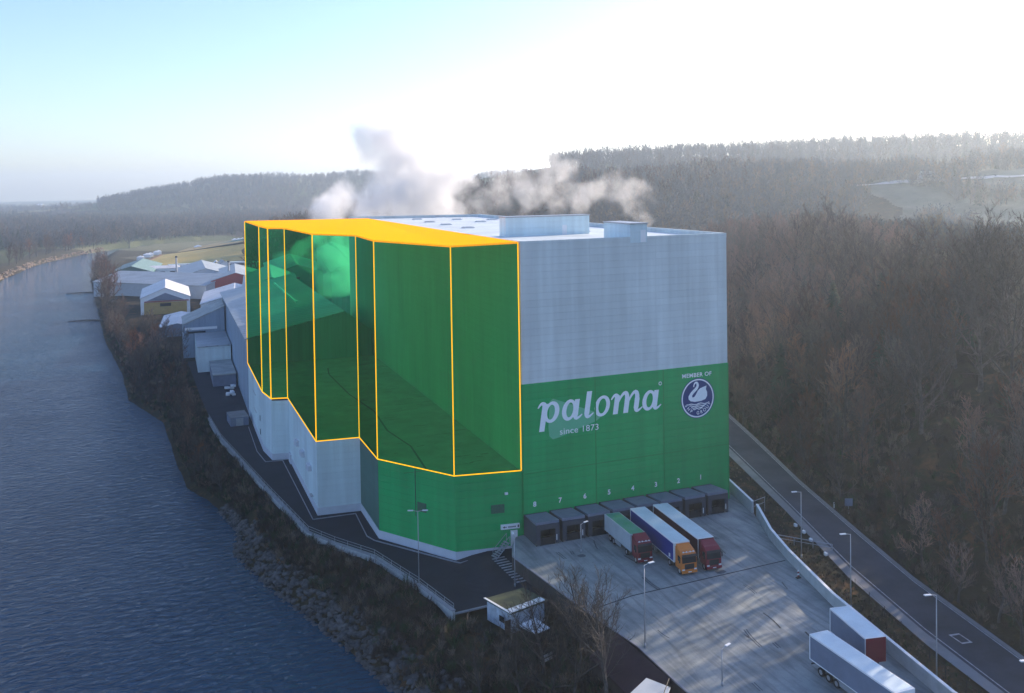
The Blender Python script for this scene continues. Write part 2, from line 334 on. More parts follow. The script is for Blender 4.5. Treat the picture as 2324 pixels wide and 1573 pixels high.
def H(x, y):
    xw = lerp_line(WATER, y); xe = lerp_line(EDGE, y)
    n = noise.noise((x*.05, y*.05, 0)); n2 = noise.noise((x*.25, y*.25, 3))
    xf = lerp_line(FARB, y) if y < 1150 else -1e9
    if y > 1160: base = -4+n*.5
    elif x < xw:
        if x > xf+4: base = -8-min(1.6, (xw-x)*.5, (x-xf)*.5)
        else: base = -8+4.2*sm(xf+4-x, 0, 9)+n*.4
    elif x < xe: t = (x-xw)/max(1, xe-xw); base = -8+4.7*(t**.85)+n2*.35*math.sin(t*math.pi)
    else: base = -3.35
    if y < -14 and x > xe: base = -4.0+n2*.15
    if y < -14 and x <= xe and x > xw: base = min(base, -4.0+n2*.2)
    if x > 8: base = base+(-.25-base)*sm(x, 8, 20) if y < 230 else base
    if x > 0 and y >= 230: base = base+2*sm(x, 0, 60)
    xr = lerp_line(ROADF, min(y, 260))+(0 if y < 260 else (y-260)*.30)
    e = x-xr
    h = base
    if e > 0:
        k = sm(y, -140, -50)*(1-sm(y, 240, 330))
        slope = 30*(1-math.exp(-(max(0, e-1.5)/46)**1.25))
        fall = sm(e, 75, 200)*13
        h = base+max(0, slope-fall)*(1+.12*n)*(.55+.45*k)+n*2.2*sm(e, 4, 30)+n2*.4*sm(e, 1, 6)
        h = max(h, 15*sm(e, 30, 150)) if y > 200 else h
    if x > -300 and (x > 60 or y > 300):
        r = ridge_h(x, y, RIDGE, RTOP, 230)
        h = max(h, r*(1+.05*n)+noise.noise((x*.012, y*.012, 1))*5*(r/60)-12*(1-sm(r, 0, 14)))
        r = ridge_h(x, y, RIDGE2, R2TOP, 420)
        if r > 20 and (x-xe) > 200: h = max(h, r+noise.noise((x*.004, y*.004, 5))*10)
    if y > 1500:
        r = ridge_h(x, y, HILLW, HTOP, 330)
        h = max(h, h+r*(1+.1*noise.noise((x*.004, y*.004, 2)))+noise.noise((x*.02, y*.02, 2))*3*(r/60))
    return h
def graded(lo, hi, a, b, step, g):
    v = list(np.arange(a, b+.01, step)); s = step
    while v[-1] < hi: s *= g; v.append(v[-1]+s)
    s = step; pre = []
    x = a
    while x > lo: s *= g; x -= s; pre.append(x)
    return pre[::-1]+v
gx = graded(-5200, 5200, -60, 120, 2.2, 1.06); gy = graded(-420, 6800, -75, 175, 2.5, 1.045)
nx, ny = len(gx), len(gy)
V = np.array([(x, y, H(x, y)) for y in gy for x in gx])
I = np.arange(nx*ny).reshape(ny, nx)
Fc = np.stack([I[:-1, :-1], I[:-1, 1:], I[1:, 1:], I[1:, :-1]], -1).reshape(-1, 4)
g = raw('ground', V, Fc, M['ground']); g.data.polygons.foreach_set('use_smooth', [True]*len(g.data.polygons)); tag(g, kind='structure')
# river
wy = [-420, -200, -90]+[p[1] for p in WATER[1:]]+[50, 650, 700, 820, 860, 1060, 1140]; wy = sorted(set(wy)); b = MB()
wl = [(lerp_line(FARB, y)-6, y) for y in wy]; wr = [(lerp_line(WATER, y)+3.5, y) for y in wy]; n = len(wy)
b.add([(x, y, -8.0) for x, y in wl]+[(x, y, -8.0) for x, y in wr], [(i, n+i, n+i+1, i+1) for i in range(n-1)])
o = b.build('water', M['water']); tag(o, kind='structure')

def sheet(name, left, right, z, m, kind='structure'):
    b = MB(); n = len(left); zz = z if hasattr(z, '__len__') else [z]*n
    b.add([(p[0], p[1], zz[i]) for i, p in enumerate(left)]+[(p[0], p[1], zz[i]) for i, p in enumerate(right)], [(i, n+i, n+i+1, i+1) for i in range(n-1)])
    o = b.build(name, m); tag(o, kind=kind); return o
# main road, its pavement strip, lane lines
sheet('road', ROADN, ROADF, .02, M['road'])
def mixl(a, b, t): return [(p[0]+(q[0]-p[0])*t, p[1]+(q[1]-p[1])*t) for p, q in zip(a, b)]
sheet('pavement', mixl(ROADN, ROADF, -.02), mixl(ROADN, ROADF, .16), .03, M['shoulder'])
sheet('road_verge', mixl(ROADN, ROADF, .95), mixl(ROADN, ROADF, 1.03), .03, M['shoulder'])
def resample(pts, step):
    out = []
    for i in range(len(pts)-1):
        a, b = np.array(pts[i]), np.array(pts[i+1]); n = max(1, int(np.linalg.norm(b-a)/step))
        for k in range(n): out.append(tuple(a+(b-a)*k/n))
    out.append(tuple(pts[-1])); return out
b = MB()
for t, dash in ((.215, 0), (.93, 0)):
    ln = resample(mixl(ROADN, ROADF, t), 3.0)
    for i in range(len(ln)-1):
        if dash and i % 3 == 0: continue
        p, q = np.array(ln[i]), np.array(ln[i+1]); d = (q-p)/np.linalg.norm(q-p); s = np.array([-d[1], d[0]])*.08
        b.poly([(*(p-s), .036), (*(p+s), .036), (*(q+s), .036), (*(q-s), .036)])
c = at(2180, 1450, 0); d = np.array([.12, .99, 0]); s = np.array([.99, -.12, 0])
for a0, a1 in ((-.75, -.55), (.55, .75)):
    b.poly([(*(c+d*a0*1.6-s*.75)[:2], .037), (*(c+d*a1*1.6-s*.75)[:2], .037), (*(c+d*a1*1.6+s*.75)[:2], .037), (*(c+d*a0*1.6+s*.75)[:2], .037)])
    b.poly([(*(c+s*a0-d*.88)[:2], .0375), (*(c+s*a1-d*.88)[:2], .0375), (*(c+s*a1+d*.88)[:2], .0375), (*(c+s*a0+d*.88)[:2], .0375)])
tag(b.build('road_markings', M['paint']), kind='structure')
# asphalt service path along the river side of the buildings
def zp(x, y): return -3+sm(x, -12, -6.2) if y < 6 else -3.0
path = [(-16.8, -16), (-11.3, -15.6), (-7, -16.4), (-4.0, -17), (-4.5, -10), (-4.9, -7.5), (-2, -3), (-1, 1), (-5, 2), (-11, 2), (-20, 16), (-20, 31), (-28, 31), (-28, 69), (-32, 70), (-33, 78), (-33, 200), (-47.4, 200), (-44.6, 130), (-42, 90.6), (-36, 49.9), (-31.4, 21.7), (-28, 15.1), (-23, 7.1), (-19.1, -5.9)]
import bmesh
def filled(name, poly, zf, m, cuts=0, thick=0):
    bm = bmesh.new(); vs = [bm.verts.new((x, y, 0)) for x, y in poly]; f = bm.faces.new(vs)
    bmesh.ops.triangulate(bm, faces=[f])
    for _ in range(cuts): bmesh.ops.subdivide_edges(bm, edges=bm.edges[:], cuts=1, use_grid_fill=True)
    for v in bm.verts: v.co.z = zf(v.co.x, v.co.y)
    bm.normal_update()
    if sum(f.normal.z*f.calc_area() for f in bm.faces) < 0: bmesh.ops.reverse_faces(bm, faces=bm.faces[:])
    me = bpy.data.meshes.new(name); bm.to_mesh(me); bm.free(); me.materials.append(m)
    o = bpy.data.objects.new(name, me); col.objects.link(o); return o
tag(filled('service_path', path, zp, M['asphalt'], 3), kind='structure')
# concrete loading yard: a real slab with a wall edge on the low side
YARD = [(0, -.02), (-1.6, -.4), (-3.4, -3.5), (-4.9, -7.5), (-2.2, -28.2), (-.4, -39), (-.3, -47), (1, -80), (23, -80), (24.6, -63), (28.9, -39), (32.7, -24.7), (35.2, -17), (39.5, -6.8), (42.7, 5.7), (44.5, 14), (40.2, 14), (40.2, 1.5)]
b = MB().prism(YARD, -6, 0, 0); o = b.build('yard', [M['yard'], M['yard_side']]); me = o.data
for p in me.polygons: p.material_index = 0 if p.normal.z > .5 else 1
tag(o, kind='structure')
# yard joints as thin dark gutters
b = MB()
def strip(b, p, q, wd, z):
    p, q = np.array(p[:2], float), np.array(q[:2], float); d = (q-p)/np.linalg.norm(q-p); s = np.array([-d[1], d[0]])*wd/2
    b.poly([(*(p-s), z), (*(q-s), z), (*(q+s), z), (*(p+s), z)])
strip(b, at(1435, 1352, 0), at(1782, 1272, 0), .22, .005); strip(b, at(1340, 1385, 0), at(1435, 1352, 0), .22, .0055)
tag(b.build('yard_gutter', M['asphalt']), kind='structure')
b = MB(); ys = random.Random(4)
for k in range(22):
    x = ys.uniform(0, 32); y = ys.uniform(-58, -7); a = math.pi/2+ys.uniform(-.25, .25); l = ys.uniform(1.2, 5); wd = ys.uniform(.12, .28); cv = ys.uniform(-.08, .08)
    if x > lerp_line([(24.7, -63), (29, -39), (32.8, -24.7), (35.3, -17), (39.6, -7)], y)-2 or x < lerp_line([(-.3, -47), (-.4, -39), (-2.2, -28), (-4.9, -7.5)], y)+1: continue
    for s in (0, ys.choice([0, .34])):
        p = np.array([x+s, y]); aa = a
        for j in range(4):
            q = p+np.array([math.cos(aa), math.sin(aa)])*l/4; strip(b, p, q, wd, .004+.0007*(k % 3)+.0001*j); p = q; aa += cv
for k in range(2):
    x = ys.uniform(2, 26); y = ys.uniform(-50, -10); r_ = ys.uniform(.25, .7); b.poly([(x+r_*1.4*math.cos(t_)*ys.uniform(.8, 1.1), y+r_*math.sin(t_), .0065+.0001*k) for t_ in [2*math.pi*i/12 for i in range(12)]])
tag(b.build('yard_stains', mat('tyre_mark', (.10, .11, .12), .9, .3, 2)), kind='structure')
# kerbs : edge of yard, edge of path, planting strip by the building
def kerb(name, pts, wd, z0, z1, m=None, zf=None):
    b = MB()
    for i in range(len(pts)-1):
        p, q = np.array(pts[i], float), np.array(pts[i+1], float); d = (q-p)/np.linalg.norm(q-p); s = np.array([-d[1], d[0]])*wd/2
        za = zf(*p) if zf else 0; zb = zf(*q) if zf else 0
        b.prism([tuple(p-s), tuple(q-s), tuple(q+s), tuple(p+s)], [z0+za, z0+zb, z0+zb, z0+za], [z1+za, z1+zb, z1+zb, z1+za])
    return tag(b.build(name, m or M['kerb']), kind='structure')
kerb('kerb', [(-4.75, -7.6), (-2.05, -28.2), (-.25, -39), (-.1, -47), (1.1, -80)], .3, -.02, .13)
inner = [(-10.9, -.1), (-21.4, 14.6), (-22.2, 17), (-21.9, 28.6), (-29.6, 28.6), (-30.4, 67.6), (-34, 68.0), (-35, 77), (-35, 100)]
kerb('kerb', [(-3.5, 1.6-1.8)]+inner, .14, -.05, .14, zf=zp)
kerb('kerb', [(-16.6, -15.9), (-11.3, -15.5), (-7.2, -16.3)], .3, -.1, .12, zf=zp)
# zebra stripes
b = MB()
za = at(1700/3.63*.9078+690, 1292, -2)
for k in range(11):
    t = k/10; l = (-6.45+.5*t, -2.5-9.3*t); r_ = (-4.3+.45*t, -2.3-9.3*t)
    b.poly([(l[0], l[1], zp(*l)+.045), (r_[0], r_[1], zp(*r_)+.045), (r_[0]+.02, r_[1]-.42, zp(*r_)+.045), (l[0]+.02, l[1]-.42, zp(*l)+.045)][::-1])
tag(b.build('crossing_stripes', M['paint']), kind='structure')

# ------------------------------------------------------------------ high-bay warehouse
def FR(s, z, off=0.): return (s, .04*s-off, z)        # a point on the front wall, off metres in front of it
TW, TL, TH = 40.0, 147.7, 46.8
A0, A1, A2, A3 = (0, 0), (TW, 1.6), (TW, 138.5), (0, TL)
t = thing('high_bay_warehouse', 'huge windowless grey warehouse block with green lower front, eight truck docks and a white roof', 'warehouse')
G0 = 24.44
MB().prism([A0, A1, A2, A3], -3.4, TH).build('wall', M['grey_clad'], t)
# green lower cladding, 6 cm proud of front and side walls
gc = [(-.02, -.08), (TW+.06, 1.52), (TW+.06, 60), (TW-.2, 60), (TW-.2, 1.9), (-.02, .3)]
MB().prism(gc, -1, G0).build('green_cladding', M['green_clad'], t)
b = MB()
for s in (.0, 13.3, 26.6, TW): b.prism([FR(s-.12, 0, .11)[:2], FR(s+.12, 0, .11)[:2], FR(s+.12, 0, .085)[:2], FR(s-.12, 0, .085)[:2]], 0, G0)
for z in (9.85, ): b.prism([FR(.2, 0, .105)[:2], FR(TW, 0, .105)[:2], FR(TW, 0, .085)[:2], FR(.2, 0, .085)[:2]], z-.08, z+.08)
b.build('panel_joint', mat('joint_green', (.002, .27, .065), .6, .05, 1), t)
b = MB(); ins = .45
b.prism([(ins, .45), (TW-ins, 2.05), (TW-ins, 138), (ins, TL-.5)], TH-1.2, TH-.25)
# parapet ring
b.build('roof', M['roof_grey'], t)
b = MB()
for p, q, off in ((A0, A1, (0, 1)), (A1, A2, (-1, 0)), (A2, A3, (0, -1)), (A3, A0, (1, 0))):
    o_ = (off[0]*.45, off[1]*.45); b.prism([(p[0]-off[0]*.04, p[1]-off[1]*.04), (q[0]-off[0]*.04, q[1]-off[1]*.04), (q[0]+o_[0], q[1]+o_[1]), (p[0]+o_[0], p[1]+o_[1])], TH+.004, TH+.8)
b.build('parapet', M['grey_clad'], t)
# roof houses
def roofhouse(name, c, sx, sy, h, door):
    x, y = c; o_ = MB().prism([(x, y), (x+sx, y+.04*sx), (x+sx, y+sy), (x, y+sy)], TH-.25, TH+h).build(name, M['white_clad'], t)
    MB().prism([(x-.12, y-.12), (x+sx+.12, y+.04*sx-.12), (x+sx+.12, y+sy+.12), (x-.12, y+sy+.12)], TH+h+.003, TH+h+.22).build('coping', M['steel'], o_)
    MB().prism([(x+door, y+.04*door-.03), (x+door+1, y+.04*door-.03), (x+door+1, y+.04*door+.02), (x+door, y+.04*door+.02)], TH-.2, TH+1.9).build('door', M['white'], o_)
roofhouse('roof_house', (7.6, 27), 18, 3.5, 3.6, 12)
roofhouse('stair_house', (20.4, .75), 3.3, 10, 2.9, 2.0)
hp = [(16.7, 128), (14.5, 106), (27, 140), (13.2, 86), (26, 118), (12.6, 66), (26.5, 98), (27.5, 35), (33, 60), (34, 110)]
for x, y in hp:
    o_ = MB().box((x, y, TH-.02), (2.6, 2.4, .45)).build('roof_hatch', M['white'], t)
    MB().box((x, y, TH+.28), (2.2, 2.0, .12)).build('dome', M['steel'], o_)
# ----- lettering
def text_mesh(name, s, size, pos, parent, m, align='LEFT', squash=1., spacing=1., ch=None):
    cu = bpy.data.curves.new(name, 'FONT'); cu.body = s; cu.size = size; cu.align_x = align; cu.space_character = spacing; cu.extrude = .012; cu.offset = ch or 0
    o = bpy.data.objects.new(name, cu); col.objects.link(o)
    dg = bpy.context.evaluated_depsgraph_get(); me = bpy.data.meshes.new_from_object(o.evaluated_get(dg)); bpy.data.objects.remove(o)
    me.materials.clear(); me.materials.append(m); r = bpy.data.objects.new(name, me); col.objects.link(r)
    for v in me.vertices:
        x, y = v.co.x*squash, v.co.y; v.co = Vector(FR(pos[0]+x, pos[1]+y, .13+v.co.z))
    r.parent = parent; return r
def ring(cx, cz, rx, rz, ix, iz, shear=0., n=40, dx=0.):
    vo = [(cx+rx*math.cos(a), cz+rz*math.sin(a)) for a in [2*math.pi*k/n for k in range(n)]]
    vi = [(cx+dx+ix*math.cos(a), cz+iz*math.sin(a)) for a in [2*math.pi*k/n for k in range(n)]]
    return vo+vi, [(k, (k+1) % n, n+(k+1) % n, n+k) for k in range(n)]
def ribbon(pts, ws):
    L, Rr = [], []
    for i, p in enumerate(pts):
        a = pts[max(0, i-1)]; c = pts[min(len(pts)-1, i+1)]; d = np.array(c)-np.array(a); d = d/np.linalg.norm(d); s = np.array([-d[1], d[0]])*ws[i]/2
        L.append(tuple(np.array(p)+s)); Rr.append(tuple(np.array(p)-s))
    n = len(pts); return L+Rr, [(i, i+1, n+i+1, n+i) for i in range(n-1)]
XH = 3.35; BL = 17.75; SH = .16
wordmark = MB(); layer = [0]
def glyph(vf):
    vs, fs = vf; layer[0] = (layer[0]+1) % 3; off = .10+.006*layer[0]
    n = len(vs)
    P = [FR(x+(z*SH), BL+z, off) for x, z in vs]; wordmark.add(P, fs)
def stem(x, z0, z1, wd=.95): glyph(([(x-wd/2, z0), (x+wd/2, z0), (x+wd/2, z1), (x-wd/2, z1)], [(0, 1, 2, 3)]))
def bez(p0, p1, p2, p3, n=10):
    return [tuple((1-t)**3*np.array(p0)+3*(1-t)**2*t*np.array(p1)+3*(1-t)*t*t*np.array(p2)+t**3*np.array(p3)) for t in [k/n for k in range(n+1)]]
def tail(x):      # foot that curls to the right
    p = bez((x, .9), (x, .1), (x+.35, -.12), (x+1.25, .75)); glyph(ribbon(p, [.95-.075*k for k in range(11)]))
def head(x):      # entry stroke from the left
    p = bez((x-1.15, XH-.85), (x-.8, XH-.1), (x-.45, XH+.1), (x, XH-.45)); glyph(ribbon(p, [.25+.05*k for k in range(11)]))
def small_a(x):
    glyph(ring(x+1.25, XH*.5, 1.3, XH*.52, .62, XH*.36, dx=.12)); stem(x+2.55, .7, XH*.99, .9); tail(x+2.55)
def arch(x0, x1):
    p = bez((x0+.2, XH*.45), (x0+.6, XH*1.0), (x1-.1, XH*1.35), (x1, XH*.6)); glyph(ribbon(p, [.25+.065*k for k in range(11)]))
head(3.55); stem(3.6, -1.35, XH*.93); glyph(ring(4.95, XH*.5, 1.4, XH*.52, .68, XH*.36, dx=-.1))
small_a(6.9)
stem(11.55, .7, 4.4); tail(11.55)
glyph(ring(14.35, XH*.5, 1.45, XH*.52, .72, XH*.37))
head(17.1); stem(17.05, 0, XH*.93); arch(17.05, 19.05); stem(19.05, 0, XH*.7); arch(19.05, 21.0); stem(21.0, .7, XH*.7); tail(21.0)
small_a(22.15)
wm = wordmark.build('wordmark', M['letter'], t)
glyph_mark = MB(); vs, fs = ring(25.95, 22.1, .33, .33, .2, .2, n=20); glyph_mark.add([FR(x, z, .11) for x, z in vs], fs).build('registered_mark', M['letter'], t)
text_mesh('since_lettering', 'since 1873', 1.45, (6.6, 15.55), t, M['letter'], squash=1.12, spacing=1.05)
# faint leaf-like mark behind the wordmark
lp = [(4.9, 21.2), (5.5, 21.6), (6.6, 21.2), (14.2, 18.2), (14.3, 17.6), (13.4, 17.0), (6.5, 15.1), (5.4, 14.9), (4.75, 15.5), (4.6, 17)]
MB().poly([FR(x, z, .092) for x, z in lp]).build('faint_mark', M['mark'], t)
# emblem
em = MB(); ex, ez = 33.6, 18.75; n = 48
em_disc = MB().poly([FR(ex+3.1*math.cos(2*math.pi*k/n), ez+3.15*math.sin(2*math.pi*k/n), .095) for k in range(n)]).build('emblem', M['navy'], t)
vs, fs = ring(ex, ez, 3.35, 3.4, 3.1, 3.15, n=48); MB().add([FR(x, z, .10) for x, z in vs], fs).build('rim', M['letter'], em_disc)
vs, fs = ring(ex, ez, 3.5, 3.55, 3.35, 3.4, n=48); MB().add([FR(x, z, .097) for x, z in vs], fs).build('outer_rim', M['navy'], em_disc)
body = [(-1.95, .35), (-1.9, -.2), (-1.5, -.55), (-.6, -.75), (.7, -.7), (1.6, -.45), (1.95, .1), (1.95, .8), (1.7, 1.3), (1.85, 1.9), (1.2, 1.75), (.5, 1.55), (.0, 1.15), (-.35, .6), (-.7, .15), (-1.05, .05), (-1.25, .4)]
sw = MB().poly([FR(ex+x, ez+z+.15, .11) for x, z in body])
neck = bez((-1.65, .15), (-1.3, 1.3), (.3, 1.5), (-.05, 2.45), 12)+bez((-.05, 2.45), (-.2, 2.9), (-.75, 2.75), (-.85, 1.95), 8)[1:]
vs, fs = ribbon(neck, [.62-.012*k for k in range(13)]+[.4-.03*k for k in range(8)]); sw.add([FR(ex+x, ez+z+.1, .115) for x, z in vs], fs)
for k, (ww, zz) in enumerate(((2.0, -1.0), (1.75, -1.3), (1.4, -1.6), (1.0, -1.88))):
    p = [(-ww+2*ww*i/14, zz+.09*math.sin(i*.9+k)) for i in range(15)]; vs, fs = ribbon(p, [.15]*15); sw.add([FR(ex+x, ez+z, .108) for x, z in vs], fs)
sw.build('swan', M['letter'], em_disc)
def arc_text(s, r, a0, a1, size, parent):
    bb = None
    for i, ch in enumerate(s):
        if ch == ' ': continue
        a = a0+(a1-a0)*i/(len(s)-1)
        cu = bpy.data.curves.new('c', 'FONT'); cu.body = ch; cu.size = size; cu.align_x = 'CENTER'; cu.offset = .015
        o = bpy.data.objects.new('c', cu); col.objects.link(o); dg = bpy.context.evaluated_depsgraph_get(); me = bpy.data.meshes.new_from_object(o.evaluated_get(dg)); bpy.data.objects.remove(o)
        th = a+math.pi/2; vs = []
        for v in me.vertices:
            x, y = v.co.x, v.co.y; vs.append(FR(ex+r*math.cos(a)+x*math.cos(th)-y*math.sin(th), ez+r*math.sin(a)+x*math.sin(th)+y*math.cos(th), .11))
        bb = bb or MB(); bb.add(vs, [tuple(p.vertices) for p in me.polygons])
    return bb.build('ring_lettering', M['letter'], parent)
arc_text('SHP GROUP', 2.86, R(205), R(335), .82, em_disc)
text_mesh('member_lettering', 'MEMBER OF', 1.0, (30.35, 22.55), t, M['letter'], squash=1.08, spacing=1.1, ch=.02)
# docks
DX = [1.95+4.58*i for i in range(8)]
for i, x in enumerate(DX):
    d0, wd = 5.3, 3.95; yb = .04*x
    fr = MB(); fr.box((x-wd/2+.09, yb-d0/2-.1, 1.65), (.18, d0, 3.3)); fr.box((x+wd/2-.09, yb-d0/2-.1, 1.65), (.18, d0, 3.3))
    fr.box((x, yb-d0/2-.1, 3.18), (wd-.1, d0-.02, .2)); s_ = fr.build('dock_shelter', M['dock'], t)
    MB().prism([(x-wd/2, yb-d0-.15), (x+wd/2, yb-d0-.15), (x+wd/2, yb-.1), (x-wd/2, yb-.1)], [3.32, 3.32, 3.05, 3.05], [3.75, 3.75, 3.25, 3.25]).build('shelter_roof', M['dock_top'], s_)
    f2 = MB(); yf = yb-d0-.22
    f2.box((x-wd/2+.35, yf, 1.75), (.7, .14, 3.1)); f2.box((x+wd/2-.35, yf, 1.75), (.7, .14, 3.1)); f2.box((x, yf, 2.9), (wd-1.4, .14, .8))
    f2.build('curtain', M['dock'], s_)
    MB().box((x, yb-2.2, 1.4), (wd-.5, .1, 2.6)).build('gate', M['chassis'], s_)
    p_ = MB(); p_.box((x, yf+.45, .55), (2.6, .5, 1.1)); p_.build('leveller', M['chassis'], s_)
    bf = MB(); bf.box((x-1.0, yf+.12, .9), (.28, .14, .5)); bf.box((x+1.0, yf+.12, .9), (.28, .14, .5)); bf.build('buffer', M['black'], s_)
    MB().box((x+wd/2-.5, yf-.1, 1.1), (.12, .05, .9)).build('marker_strip', M['white'], s_)
    text_mesh('dock_number', str(8-i), 1.15, (x, 4.35), t, M['letter'], align='CENTER', ch=.03)

# ------------------------------------------------------------------ low wing along the river
VX = [(-.04, .28), (-11, 1.5), (-20.3, 15.4), (-20.5, 30), (-28.3, 30.6), (-28.8, 68.2), (-32.3, 69), (-33.4, 77), (-33.6, 114)]
RZ = 10.5
t = thing('riverside_wing', 'low flat-roofed riverside wing, green at its near end and pale blue-white further along', 'building', (0, 0, 0))
core = VX+[(-.3, 114)]
MB().prism(core, -3.6, RZ-.35).build('roof', [M['roof_dark']], t)
def skin(pts, z0, z1, th, inset=0):
    b = MB()
    for i in range(len(pts)-1):
        p, q = np.array(pts[i], float), np.array(pts[i+1], float); d = (q-p)/np.linalg.norm(q-p); s = np.array([d[1], -d[0]])  # outward is left of travel here
        s = -s
        if s[0] > 0 and s[1] > 0: s = -s
        e0 = p-d*(inset if i else 0); e1 = q+d*inset
        zz0 = (z0[i], z0[i+1]) if hasattr(z0, '__len__') else (z0, z0)
        b.prism([tuple(e0), tuple(e1), tuple(e1+s*th), tuple(e0+s*th)], [zz0[0], zz0[1], zz0[1], zz0[0]], z1)
    return b
def outward(p, q):
    d = (q-p)/np.linalg.norm(q-p); return np.array([d[1], -d[0]])*-1
def wallrun(pts, z0, z1, th, name, m):
    b = MB()
    for i in range(len(pts)-1):
        p, q = np.array(pts[i], float), np.array(pts[i+1], float); s = outward(p, q)*-1
        b.prism([tuple(p), tuple(q), tuple(q+s*th), tuple(p+s*th)], z0, z1)
    return b.build(name, m, t)
# footprint runs clockwise seen from above going south-west then north: outward is to the left of travel reversed
def off_poly(pts, th):
    # offset an open polyline outward (to the river side)
    out = []
    for i, p in enumerate(pts):
        ns = []
        for a, c in ((i-1, i), (i, i+1)):
            if 0 <= a and c < len(pts):
                d = np.array(pts[c], float)-np.array(pts[a], float); d /= np.linalg.norm(d); ns.append(np.array([-d[1], d[0]])*-1)
        if len(ns) == 2:
            m_ = ns[0]+ns[1]; m_ /= np.linalg.norm(m_); k = 1/max(.5, m_@ns[0]); out.append(tuple(np.array(p)+m_*th*k))
        else: out.append(tuple(np.array(p)+ns[0]*th))
    return out
def band(pts, z0, z1, th, name, m):
    # outward = away from the building's interior
    a = off_poly(pts, th); c = off_poly(pts, -th)
    cen = np.array([-8, 50.]); dist = lambda P: sum(np.linalg.norm(np.array(x)-cen) for x in P)
    o_ = a if dist(a) > dist(c) else c
    b = MB()
    for i in range(len(pts)-1): b.prism([pts[i], pts[i+1], o_[i+1], o_[i]], z0, z1)
    return b.build(name, m, t)
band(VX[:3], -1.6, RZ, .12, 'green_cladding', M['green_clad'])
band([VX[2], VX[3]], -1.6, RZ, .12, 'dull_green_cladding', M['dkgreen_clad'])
band(VX[3:], -1.6, RZ, .12, 'white_cladding', M['white_clad'])
band(VX, -3.5, -1.61, .20, 'plinth', M['plinth'])
b = MB()
cop = off_poly(VX, .14)
# vents, lamps and openings on the white walls
def on_edge(i, f, z, wd, h, name, m, th=.08, base=.12):
    p, q = np.array(VX[i], float), np.array(VX[i+1], float); d = (q-p)/np.linalg.norm(q-p)
    s = np.array([-d[1], d[0]]); mid = (p+q)/2
    if (mid+s-np.array([-8, 50.]))@(mid+s-np.array([-8, 50.])) < (mid-s-np.array([-8, 50.]))@(mid-s-np.array([-8, 50.])): s = -s
    c = p+(q-p)*f+s*(base+th/2)
    return MB().box((c[0], c[1], z), (wd, th, h), math.atan2(d[1], d[0])).build(name, m, t)
M['louvre'] = mat('louvre_green', (.03, .12, .07), .6, .2, 3)
on_edge(1, .42, 4.2, 1.9, 1.5, 'louvre', M['louvre']); on_edge(0, .38, 4.6, 2.2, 1.4, 'louvre', M['louvre'])
on_edge(1, .5, 6.5, .12, 8, 'downpipe', M['louvre'], base=.12)
for f, z in ((.2, 3.8), (.42, 4.2), (.62, 4.4)): on_edge(4, f, z, 2.4, 1.0, 'vent_hood', M['plinth'], .7)
on_edge(4, .15, -1.0, 1.6, .15, 'shelf', M['steel'], .5); on_edge(4, .93, -2.2, 2.6, 2.4, 'door', M['plinth'], .3)
on_edge(7, .18, 3.0, .7, 1.2, 'window', M['glass']); on_edge(7, .18, -.2, .7, 1.2, 'window', M['glass']); on_edge(7, .55, 6.2, 7, .12, 'cable_tray', M['steel']); on_edge(7, .5, 2.2, 6, .12, 'cable_tray', M['steel'])
on_edge(5, .5, 2.5, .35, .35, 'wall_lamp', M['steel'], .3)
on_edge(0, .25, 7.0, .5, .35, 'wall_lamp', M['white'], .3)
# entrance at the near corner
on_edge(0, .14, -.35, 1.15, 2.5, 'entrance_door', M['white'], .1)
sg = on_edge(0, .20, 1.62, 3.1, .75, 'entrance_sign', M['white'], .35)
b = MB(); p, q = np.array(VX[0]), np.array(VX[1]); d = (q-p)/np.linalg.norm(q-p); s = np.array([-d[1], d[0]]); s = s if s[1] < 0 else -s
c = p+(q-p)*.20+s*.485
def sgp(x, z): return (*(c-d*x), z)
b.poly([sgp(-1.3, 1.62), sgp(-.95, 1.80), sgp(-.95, 1.44)]); b.poly([sgp(-.95, 1.56), sgp(-.6, 1.56), sgp(-.6, 1.68), sgp(-.95, 1.68)])
for k in range(8): b.poly([sgp(-.4+.17*k, 1.5), sgp(-.29+.17*k, 1.5), sgp(-.29+.17*k, 1.72), sgp(-.4+.17*k, 1.72)])
b.poly([sgp(1.2, 1.42), sgp(1.42, 1.42), sgp(1.42, 1.85), sgp(1.2, 1.85)])
o_ = b.build('sign_lettering', M['chassis'], None); o_.parent = sg
# roof edge trim
rt_ = MB()
for i in range(len(VX)-1):
    p, q = np.array(VX[i], float), np.array(VX[i+1], float); d = (q-p)/np.linalg.norm(q-p); s = np.array([-d[1], d[0]]); mid = (p+q)/2
    if np.linalg.norm(mid+s-np.array([-8, 50.])) > np.linalg.norm(mid-s-np.array([-8, 50.])): s = -s
    rt_.prism([tuple(p), tuple(q), tuple(q+s*.3), tuple(p+s*.3)], RZ-.34, RZ-.004*(i+1))
rt_.build('roof_edge', M['dock'], t)
# seams and puddle pipe on the dark roof
b = MB(); rr = random.Random(3)
pts = [(-14, 8), (-13, 22), (-14.5, 34), (-13.6, 50), (-15.5, 68), (-16, 92), (-15, 100)]
for i in range(len(pts)-1): strip(b, pts[i], pts[i+1], .35, RZ-.34+.004*(i % 2))
for k in range(70):
    x = rr.uniform(-19, -2); y = rr.uniform(6, 108); l = rr.uniform(.5, 3.5); a = rr.uniform(-.15, .15)
    if x < -12 and y < 6: continue
    strip(b, (x, y), (x+l*math.cos(a), y+l*math.sin(a)), rr.uniform(.1, .3), RZ-.335+.0006*k)
b.build('roof_stain', M['chassis'], t)
